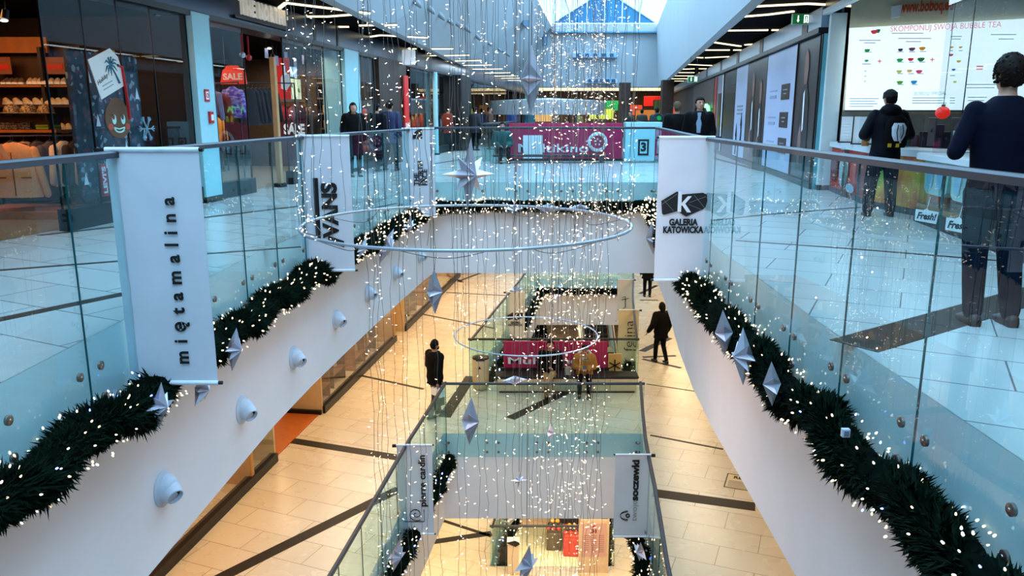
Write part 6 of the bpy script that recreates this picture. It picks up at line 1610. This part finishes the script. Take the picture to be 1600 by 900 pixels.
# cups and equipment behind
t2 = thing('paper_cup', 'pale blue and red drink cup standing on the tea shop worktop', 'cup', at_plane(1494, 224, fA + n * .2, n))
MB().rings([(0, 0, 0, .04, .04), (0, 0, .07, .045, .045)], 16).build('cup_sleeve', mat('cup_red', '#c8401f', .5), t2, smooth=True); MB().rings([(0, 0, .07, .045, .045), (0, 0, .16, .05, .05)], 16).build('cup_body', mat('cup_blue', '#a9cfdc', .4), t2, smooth=True)
for k in range(9):
    px = 1442 + k * 12 if k < 5 else 1500 + (k - 5) * 16
    p = at_plane(px, 222, A_ + ND * .9, ND)
    t2 = thing('drink_machine', 'dim kitchen machine at the back of the tea shop', 'machine', (p.x, p.y, .9), -.5, 'machines behind the tea counter')
    h = .28 + .12 * (k * 5 % 3)
    MB().box((0, 0, h / 2), (.14, .2, h)).build('machine_body', mat('machine_%d' % (k % 3), ('#2a2430', '#6a6468', '#3a2a40')[k % 3], .35, .3), t2, bevel=.015); MB().cyl((0, -.1, h * .6), (0, -.16, h * .55), .02, .02, 8).build('spout', RAIL, t2); MB().box((0, -.06, .02), (.13, .14, .03)).build('drip_tray', BLACK, t2)
box_ = MB(); t2 = thing('back_counter', 'grey back counter under the menu in the tea shop', 'counter', A_ + RD * 2.4 + ND * .8, 0)
t2.matrix_basis = FR(A_ + RD * 2.3 + ND * .85, RD, ZU)
MB().box((0, .44, 0), (4.2, .84, .7)).build('cabinet_body', mat('back_counter_grey', '#5a5650', .5), t2); MB().box((0, .875, 0), (4.3, .04, .76)).build('worktop', WTOP, t2)
p = at_y(1473, 176, 12.9)
t2 = thing('pendant_lamp', 'glowing red round pendant lamp over the tea counter', 'lamp', p)
MB().sph((0, 0, 0), (.11, .11, .10), 18, 12).build('shade', mat('red_lamp', '#d8281c', .4, emit='#d8281c', es=.9), t2, smooth=True)
MB().tube([(0, 0, .1), (0, 0, 3.6 - p.z)], .006, 5).build('cord', BLACK, t2); MB().cyl((0, 0, .09), (0, 0, .13), .03, .03, 10).build('cap', BLACK, t2)
# glass screen of the shop above the cabinet
t = thing('glass_screen', 'tall glass screen panes over the right tea shop worktop', 'glass screen', fA + n * .15)
o0 = fA + n * .15; xs = [0.0] + [ (at_plane(px, 100, fA + n * .15, n) - o0).dot(d) for px in (1513,)] + [L + .6]
for a, b_ in zip(xs, xs[1:]):
    MB().box(d * ((a + b_) / 2) + Vector((0, 0, 2.1)), (b_ - a - .01, .012, 2.3), math.atan2(d.y, d.x)).build('glass_pane', GL_W, t)
for a in xs[1:]: MB().box(d * a + Vector((0, 0, 2.1)), (.007, .012, 2.3), math.atan2(d.y, d.x)).build('pane_joint', FRAME, t)

# ================================================================== FAR UPPER CORRIDOR
t = thing('round_kiosk', 'silver round kiosk canopy in the middle of the far corridor', 'kiosk', (1.75, 40, 0))
KS = mat('kiosk_silver', '#c2c8ce', .3, .35, var=.1, scale=1.5)
MB().loft([[(2.85 * math.cos(2 * PI * k / 40), 2.85 * math.sin(2 * PI * k / 40), z) for k in range(40)] for z in (1.50, 2.16)], cap=False).loft([[(r * math.cos(2 * PI * k / 40), r * math.sin(2 * PI * k / 40), z) for k in range(40)] for r, z in ((2.85, 2.16), (.2, 2.3))], cap=False).build('canopy', KS, t, smooth=True)
for k in range(6): MB().cyl((2.5 * math.cos(k * PI / 3), 2.5 * math.sin(k * PI / 3), 0), (2.5 * math.cos(k * PI / 3), 2.5 * math.sin(k * PI / 3), 2.1), .05, .05, 8).build('post', RAIL, t)
MB().loft([[(2.4 * math.cos(2 * PI * k / 40), 2.4 * math.sin(2 * PI * k / 40), z) for k in range(40)] for z in (.0, 1.0)], cap=True).build('counter', mat('kiosk_counter', '#6a3a2a', .5, var=.2), t)
SG = [(850, 182, 64, '#d8a05a', 'amber'), (985, 172, 65, '#e0502a', 'orange red'), (1024, 158, 66.5, '#e0281c', 'red'), (1058, 176, 58, '#d8502a', 'orange'), (1012, 180, 63, '#b8641c', 'tan'), (958, 165, 67, '#2aa85a', 'green'), (940, 178, 63, '#c8c83a', 'yellow'), (808, 157, 66, '#1fae4a', 'bright green'), (735, 178, 66, '#b8502a', 'rust'), (770, 170, 64, '#c9a06a', 'sand'), (1040, 165, 66, '#3a4a2a', 'moss'), (905, 172, 66, '#8a5a2a', 'brown')]
for k, (px, py, Y, h, nm) in enumerate(SG):
    p = at_y(px, py, Y); t = thing('shop_light_sign', 'distant glowing %s shop sign at the end of the corridor' % nm, 'sign', p)
    MB().box((0, 0, 0), (1.9, .15, .8)).build('sign_face', mat('glow_' + h[1:], h, .5, emit=h, es=.9), t, bevel=.05); MB().box((0, .1, 0), (2.0, .1, .9)).build('sign_case', DARK, t)
    for x in (-.8, .8): MB().tube([(x, .1, .4), (x, .1, 3.58 - p.z)], .02, 5).build('sign_rod', DARK, t)
for px, Y, lab in ((975, 54, 'left'), (1041, 50, 'right')):
    p = at_y(px, 180, Y); t = thing('dark_pillar', 'dark pillar in the far corridor, %s one' % lab, 'pillar', (p.x, Y, 0))
    MB().box((0, 0, 1.8), (.7, .7, 3.58)).build('pillar_shaft', WOODD, t); MB().box((0, 0, .06), (.8, .8, .12)).build('pillar_foot', DARK, t)
# ================================================================== MIDDLE FLOOR SHOPS, ESCALATOR, LOWER KIOSKS
def sll(Y): return -5.35 + .134 * (Y - 10.7)
def lower_front(Ya, Yb, glow, off=0.0):
    _w[0] += 1; t = thing('w', 'w', 'w', (sll(Ya) + off, Ya, -5.4), RZ); t.name = 'window_%d' % _w[0]; del t['label']; del t['category']; t['kind'] = 'structure'
    L = (Yb - Ya) / CA
    MB().box((-.02, L / 2, .09), (.16, L, .18)).build('plinth', FRAME, t); n_ = max(1, round(L / 1.6))
    for k in range(n_): MB().box((0, L * (k + .5) / n_, 1.75), (.016, L / n_ - .012, 3.1)).build('glass_pane', GL_W, t)
    MB().box((-.5, 0, 1.6), (1.0, .06, 3.2)).box((-.5, L, 1.6), (1.0, .06, 3.2)).build('return_panel', mat('cream_panel', '#cbb083', .55, var=.06), t)
    return t
lower_front(6.0, 14.8, 0); lower_front(17.4, 23.5, 0); lower_front(24.6, 33.5, 0); lower_front(35, 50, 0)
Ms = Matrix.Translation((sll(25) - 3.2, 25, -5.4)) @ Matrix.Rotation(RZ, 4, 'Z')
struct(box('wall_left_middle_back', (0, 0, 1.66), (.1, 50, 3.3), mat('shop_back_tan', '#a8703c', .6, var=.1))).matrix_basis = Ms
for y in (-10.9, -1.2, 9): struct(box('wall_left_middle_partition', (1.6, y, 1.66), (3.2, .1, 3.3), mat('partition_tan', '#b98a54', .6, var=.1))).matrix_basis = Ms
area('shop_lamp_light', (sll(20) - 1.6, 20, -2.3), (1.6, 5), 130, WARM); area('shop_lamp_light', (sll(29) - 1.6, 29, -2.3), (1.6, 6), 170, WARM); area('shop_lamp_light', (sll(11) - 1.6, 11, -2.3), (1.6, 5), 60, ORANGE)
for k, (Y, off) in enumerate([(18.2, -.5), (19.6, -.6), (21, -.5), (22.3, -.6), (25.4, -.5), (27, -.6), (28.6, -.5), (30.4, -.6)]):
    t = thing('display_shelf', 'wooden shop display shelf behind middle floor window', 'shelf', (sll(Y) + off, Y, -5.4), RZ, 'display shelves of the middle floor shops')
    for z in (.35, .8, 1.25): MB().box((0, 0, z), (.5, .9, .04)).build('shelf_board', WOOD, t)
    for y in (-.43, .43): MB().box((0, y, .65), (.48, .04, 1.3)).build('side_panel', WOODD if k % 2 else WOOD, t)
    for z in (.37, .82, 1.27):
        for q in range(3): MB().rings([(0, -.27 + q * .27, z, .08, .08), (0, -.27 + q * .27, z + .12, .07, .07), (0, -.27 + q * .27, z + .22, .03, .03)], 8).build('goods', mat(('gd_a', 'gd_b', 'gd_c')[q], ('#c9a06a', '#8a4a24', '#d8c8a8')[q], .5), t, smooth=True)
t = thing('shop_portal', 'black edged recessed shop entrance with orange floor, middle floor', 'entrance', (sll(16) - .2, 16.1, -5.4), RZ)
MB().box((-.6, -1.2, .05), (1.6, .12, .1)).box((-.6, 1.3, .05), (1.6, .14, .1)).build('threshold', BLACK, t); MB().box((-.6, .05, .012), (1.5, 2.3, .02)).build('orange_mat', mat('orange_mat', '#b8601c', .5, var=.1), t)
MB().box((-1.3, .05, 1.6), (.1, 2.4, 3.2)).build('inner_wall', mat('entrance_brown', '#5a2c18', .6, var=.1), t)
for y in (-.5, .5): MB().box((-1.2, y, .8), (.05, .12, .9)).build('pale_lettering_bar', PAPER, t)
# floor sticker
c = at_z(1160, 756, -5.4)
t = thing('floor_sticker', 'rectangular framed sticker with writing on lower right floor', 'sticker', (c.x + .12, c.y, -5.398), R(-22))
MB().box((0, 0, 0), (.86, .62, .003)).build('sticker_sheet', mat('sticker', '#cdb78f', .5), t)
fr = MB()
for x, y, sx, sy in ((0, .3, .86, .02), (0, -.3, .86, .02), (-.42, 0, .02, .62), (.42, 0, .02, .62)): fr.box((x, y, .003), (sx, sy, .003))
fr.build('sticker_frame', INK, t)
text('RESE', FR((-.3, .17, .005), XR, YB), .15, INK, t, bold=.005, align='LEFT')
for k in range(5): MB().box((-.12, -.0 - k * .06, .004), (.5, .02, .002)).build('small_print', GREYINK, t)
# escalator
t = thing('escalator', 'escalator with dark steps and blue-white sides beyond the magenta panel', 'escalator', (4.25, 36.0, -10.8))
st = MB(); N = 22; r_, tr_ = .245, .40
for k in range(N): st.box((0, tr_ * (k + .5), r_ * (k + 1) - r_ / 2), (1.15, tr_, r_))
st.build('steps', mat('escalator_steps', '#15181f', .4, .4, var=.1), t)
for s_ in (-1, 1):
    x = s_ * .72
    MB().loft([[(x - .05, 0, .0), (x + .05, 0, .0), (x + .05, 0, .95), (x - .05, 0, .95)], [(x - .05, tr_ * N, r_ * N), (x + .05, tr_ * N, r_ * N), (x + .05, tr_ * N, r_ * N + .95), (x - .05, tr_ * N, r_ * N + .95)]]).build('balustrade_panel', mat('escalator_blue', '#8fb6d8', .3, var=.05), t)
    MB().loft([[(x + s_ * .06, -.02, 0), (x + s_ * .16, -.02, 0), (x + s_ * .16, -.02, .5), (x + s_ * .06, -.02, .5)], [(x + s_ * .06, tr_ * N, r_ * N), (x + s_ * .16, tr_ * N, r_ * N), (x + s_ * .16, tr_ * N, r_ * N + .5), (x + s_ * .06, tr_ * N, r_ * N + .5)]]).build('outer_skirt', PAPER, t)
    MB().tube([(x, -.2, 1.0), (x, tr_ * N + .1, r_ * N + 1.0)], .05, 8).build('handrail', BLACK, t)
t = thing('christmas_tree', 'dark decorated christmas tree beyond the bench on the lowest floor', 'tree', (1.2, 35.2, -10.8))
tr = MB()
for k in range(1400):
    h = random.random() ** .8; a = random.uniform(0, 6.28); r = (1.1 * (1 - h) + .05) * random.uniform(.7, 1); p = Vector((r * math.cos(a), r * math.sin(a), .4 + 2.6 * h)); dd = Vector((math.cos(a), math.sin(a), -.25)) * .3
    tr.tube([p, p + dd], [.03, .006], 3)
tr.build('branches', NEEDLE, t)['kind'] = 'stuff'
MB().tube([(0, 0, 0), (0, 0, 3.0)], [.1, .02], 8).build('trunk', WOODD, t)
for k in range(40):
    h = random.random(); a = random.uniform(0, 6.28); r = 1.25 * (1 - h) + .1
    share(_bulbc if k % 2 else _bulb, 'bulb', t, Matrix.Translation((r * math.cos(a), r * math.sin(a), .4 + 2.6 * h)) @ Matrix.Scale(3.0, 4))
for k in range(3):
    t = thing('market_kiosk', 'dark market stall beside the escalator foot, %s' % ('left one', 'middle one', 'right one')[k], 'kiosk', (2.9 + k * 1.1 - (0 if k < 2 else -1.2), 33.6, -10.8))
    MB().box((0, 0, .5), (.95, .7, 1.0)).build('stall_body', (DARK, mat('stall_blue', '#2a4a74', .5), mat('stall_amber', '#b8782a', .5))[k], t, bevel=.02); MB().box((0, 0, 2.0), (1.0, .8, .08)).build('stall_roof', BLACK, t)
    for x in (-.45, .45): MB().box((x, -.3, 1.5), (.05, .05, 1.0)).build('post', RAIL, t)
# things around the lowest opening
p = at_y(928, 835, 19.3)
t = thing('poster_stand', 'beige free-standing poster board with pink numbered sheet at the lowest railing', 'poster stand', (p.x, 19.25, -10.8))
STN = mat('stand_beige', '#cbb8a0', .5, var=.08)
MB().box((0, .05, .82), (.78, .05, 1.6)).build('board', STN, t, bevel=.008)
MB().box((0, .018, 1.02), (.66, .01, .98)).build('poster_sheet', mat('poster_pink', '#bf9c9a', .55, var=.03), t)
fit(text('01', FR((0, .01, 1.29), XR, ZU), .14, mat('poster_ink_red', '#6a1420', .6), t, bold=.008), .16)
MB().sph((0, .012, 1.43), (.05, .006, .035), 10, 6).build('crest', mat('crest_red', '#b01c28', .6), t)
for x in (-.2, 0, .2):
    for k in range(9): MB().box((x, .011, 1.16 - k * .06), (.15, .004, .018)).build('small_print', mat('print_mauve', '#9a6a6c', .6), t)
for x in (-.39, .39): MB().box((x, .05, .82), (.03, .08, 1.66)).build('stand_post', STN, t)
MB().box((0, 0, .02), (.86, .4, .03)).build('stand_base', STN, t)
t = thing('leaflet_stand', 'white leaflet stand with black wing shape at the lowest railing', 'stand', at_z(802, 893, -10.8))
MB().box((0, 0, .45), (.32, .3, .9)).build('stand_body', mat('leaflet_cream', '#d0c2ac', .5), t, bevel=.02); MB().prism([(-.2, .02), (.05, .08), (.2, .0), (.06, -.1)], FR((0, -.16, .95), XR, ZU), .02).build('black_wing', INK, t); MB().box((0, 0, .93), (.34, .3, .06)).build('stand_top', PAPER, t)
# basement stall seen through the lowest opening
for k, (px, py, w_, d_, h_, c_, nm) in enumerate([(882, 812, 1.25, .8, 1.6, '#1a1412', 'black roofed stall with white counter'), (866, 852, .62, .9, .8, '#4a3a2c', 'grey brown pile of goods'), (893, 858, .66, 1.2, .8, '#b8241a', 'red cloth covered table')]):
    q = at_z(px, py, -16.2)
    t = thing('market_stall', '%s on the basement floor' % nm, 'stall', (q.x, q.y, -16.2), -.1)
    MB().box((0, 0, h_ / 2), (w_, d_, h_)).build('stall_body', mat('stall_' + c_[1:], c_, .6, var=.2), t, bevel=.04)
    MB().box((0, 0, h_ + .04), (w_ * .9, d_ * .8, .08)).build('stall_top', (PAPER, mat('top_brown', '#3a2a20', .6, var=.3), mat('top_red', '#c8402c', .6))[k], t, bevel=.02)
    for q2 in range(8): MB().sph((-w_ * .4 + q2 * w_ * .115, -d_ * .3 + (q2 % 3) * .3, h_ + .14), (.1, .1, .1), 10, 7).build('goods', mat(('g_red', 'g_dark', 'g_gold')[q2 % 3], ('#a82a1c', '#2a2420', '#c99a3a')[q2 % 3], .5), t, smooth=True)
# ================================================================== JET NOZZLES ON THE LEFT FASCIA
noz = None
NZ = mat('nozzle_white', '#c9d3e0', .4, var=.03)
labs = ['white round air nozzle on left fascia, nearest and largest', 'white air nozzle on left fascia, second from the nearest', 'white air nozzle on left fascia, third from the nearest', 'white air nozzle on left fascia, fourth from the nearest', 'white air nozzle on left fascia, fifth from the nearest', 'white air nozzle on left fascia, sixth from the nearest', 'white air nozzle on left fascia, farthest in the row']
for k, (px, py) in enumerate([(254, 763), (377, 640), (458, 559), (524, 499), (574, 458), (617, 426), (655, 400)]):
    lo, hi = 3.0, 17.3
    for _ in range(40):
        mid = (lo + hi) / 2
        if at_y(px, py, mid).x < interp(O1U[0], O1U[1], mid): hi = mid
        else: lo = mid
    p = at_y(px, py, lo); x = interp(O1U[0], O1U[1], lo)
    t = thing('air_nozzle', labs[k], 'air nozzle', (x, p.y, p.z), -.08)
    if noz is None:
        ax = lambda s_, r: [(s_, r * math.cos(2 * PI * q / 20), r * math.sin(2 * PI * q / 20)) for q in range(20)]
        a1 = MB().loft([ax(0.0, .15), ax(.015, .15), ax(.03, .125)]).build('flange', NZ, t, smooth=True)
        a2 = MB().loft([ax(.02, .118), ax(.06, .112), ax(.10, .085), ax(.125, .05)]).build('ball_shell', NZ, t, smooth=True)
        dr = Vector((.75, -.45, -.38)).normalized(); e1 = dr.cross(Vector((0, 0, 1))).normalized(); e2 = e1.cross(dr)
        rg = lambda s_, r: [Vector((.045, 0, 0)) + dr * s_ + (e1 * math.cos(2 * PI * q / 20) + e2 * math.sin(2 * PI * q / 20)) * r for q in range(20)]
        a3 = MB().loft([rg(.0, .095), rg(.06, .085), rg(.11, .070), rg(.115, .062), rg(.07, .056)], cap=False).build('spout', NZ, t, smooth=True)
        a4 = MB().loft([rg(.075, .059), rg(.08, .059)]).build('opening', BLACK, t); noz = (a1, a2, a3, a4)
    else:
        for a in noz: share(a, a.name.split('.')[0], t, Matrix.Identity(4))

# ================================================================== tidy up: lettering as meshes, loose prototypes away
for o in [o for o in COL.objects if o.type == 'FONT']:
    me = bpy.data.meshes.new_from_object(o)
    n = bpy.data.objects.new('lettering_mesh', me); COL.objects.link(n)
    n.parent = o.parent; n.matrix_basis = o.matrix_basis.copy()
    c = o.data; bpy.data.objects.remove(o); bpy.data.curves.remove(c); n.name = 'lettering'
for o in [o for o in COL.objects if o.type == 'MESH' and o.parent is None and o.name.split('.')[0] == 'bulb']:
    bpy.data.objects.remove(o)
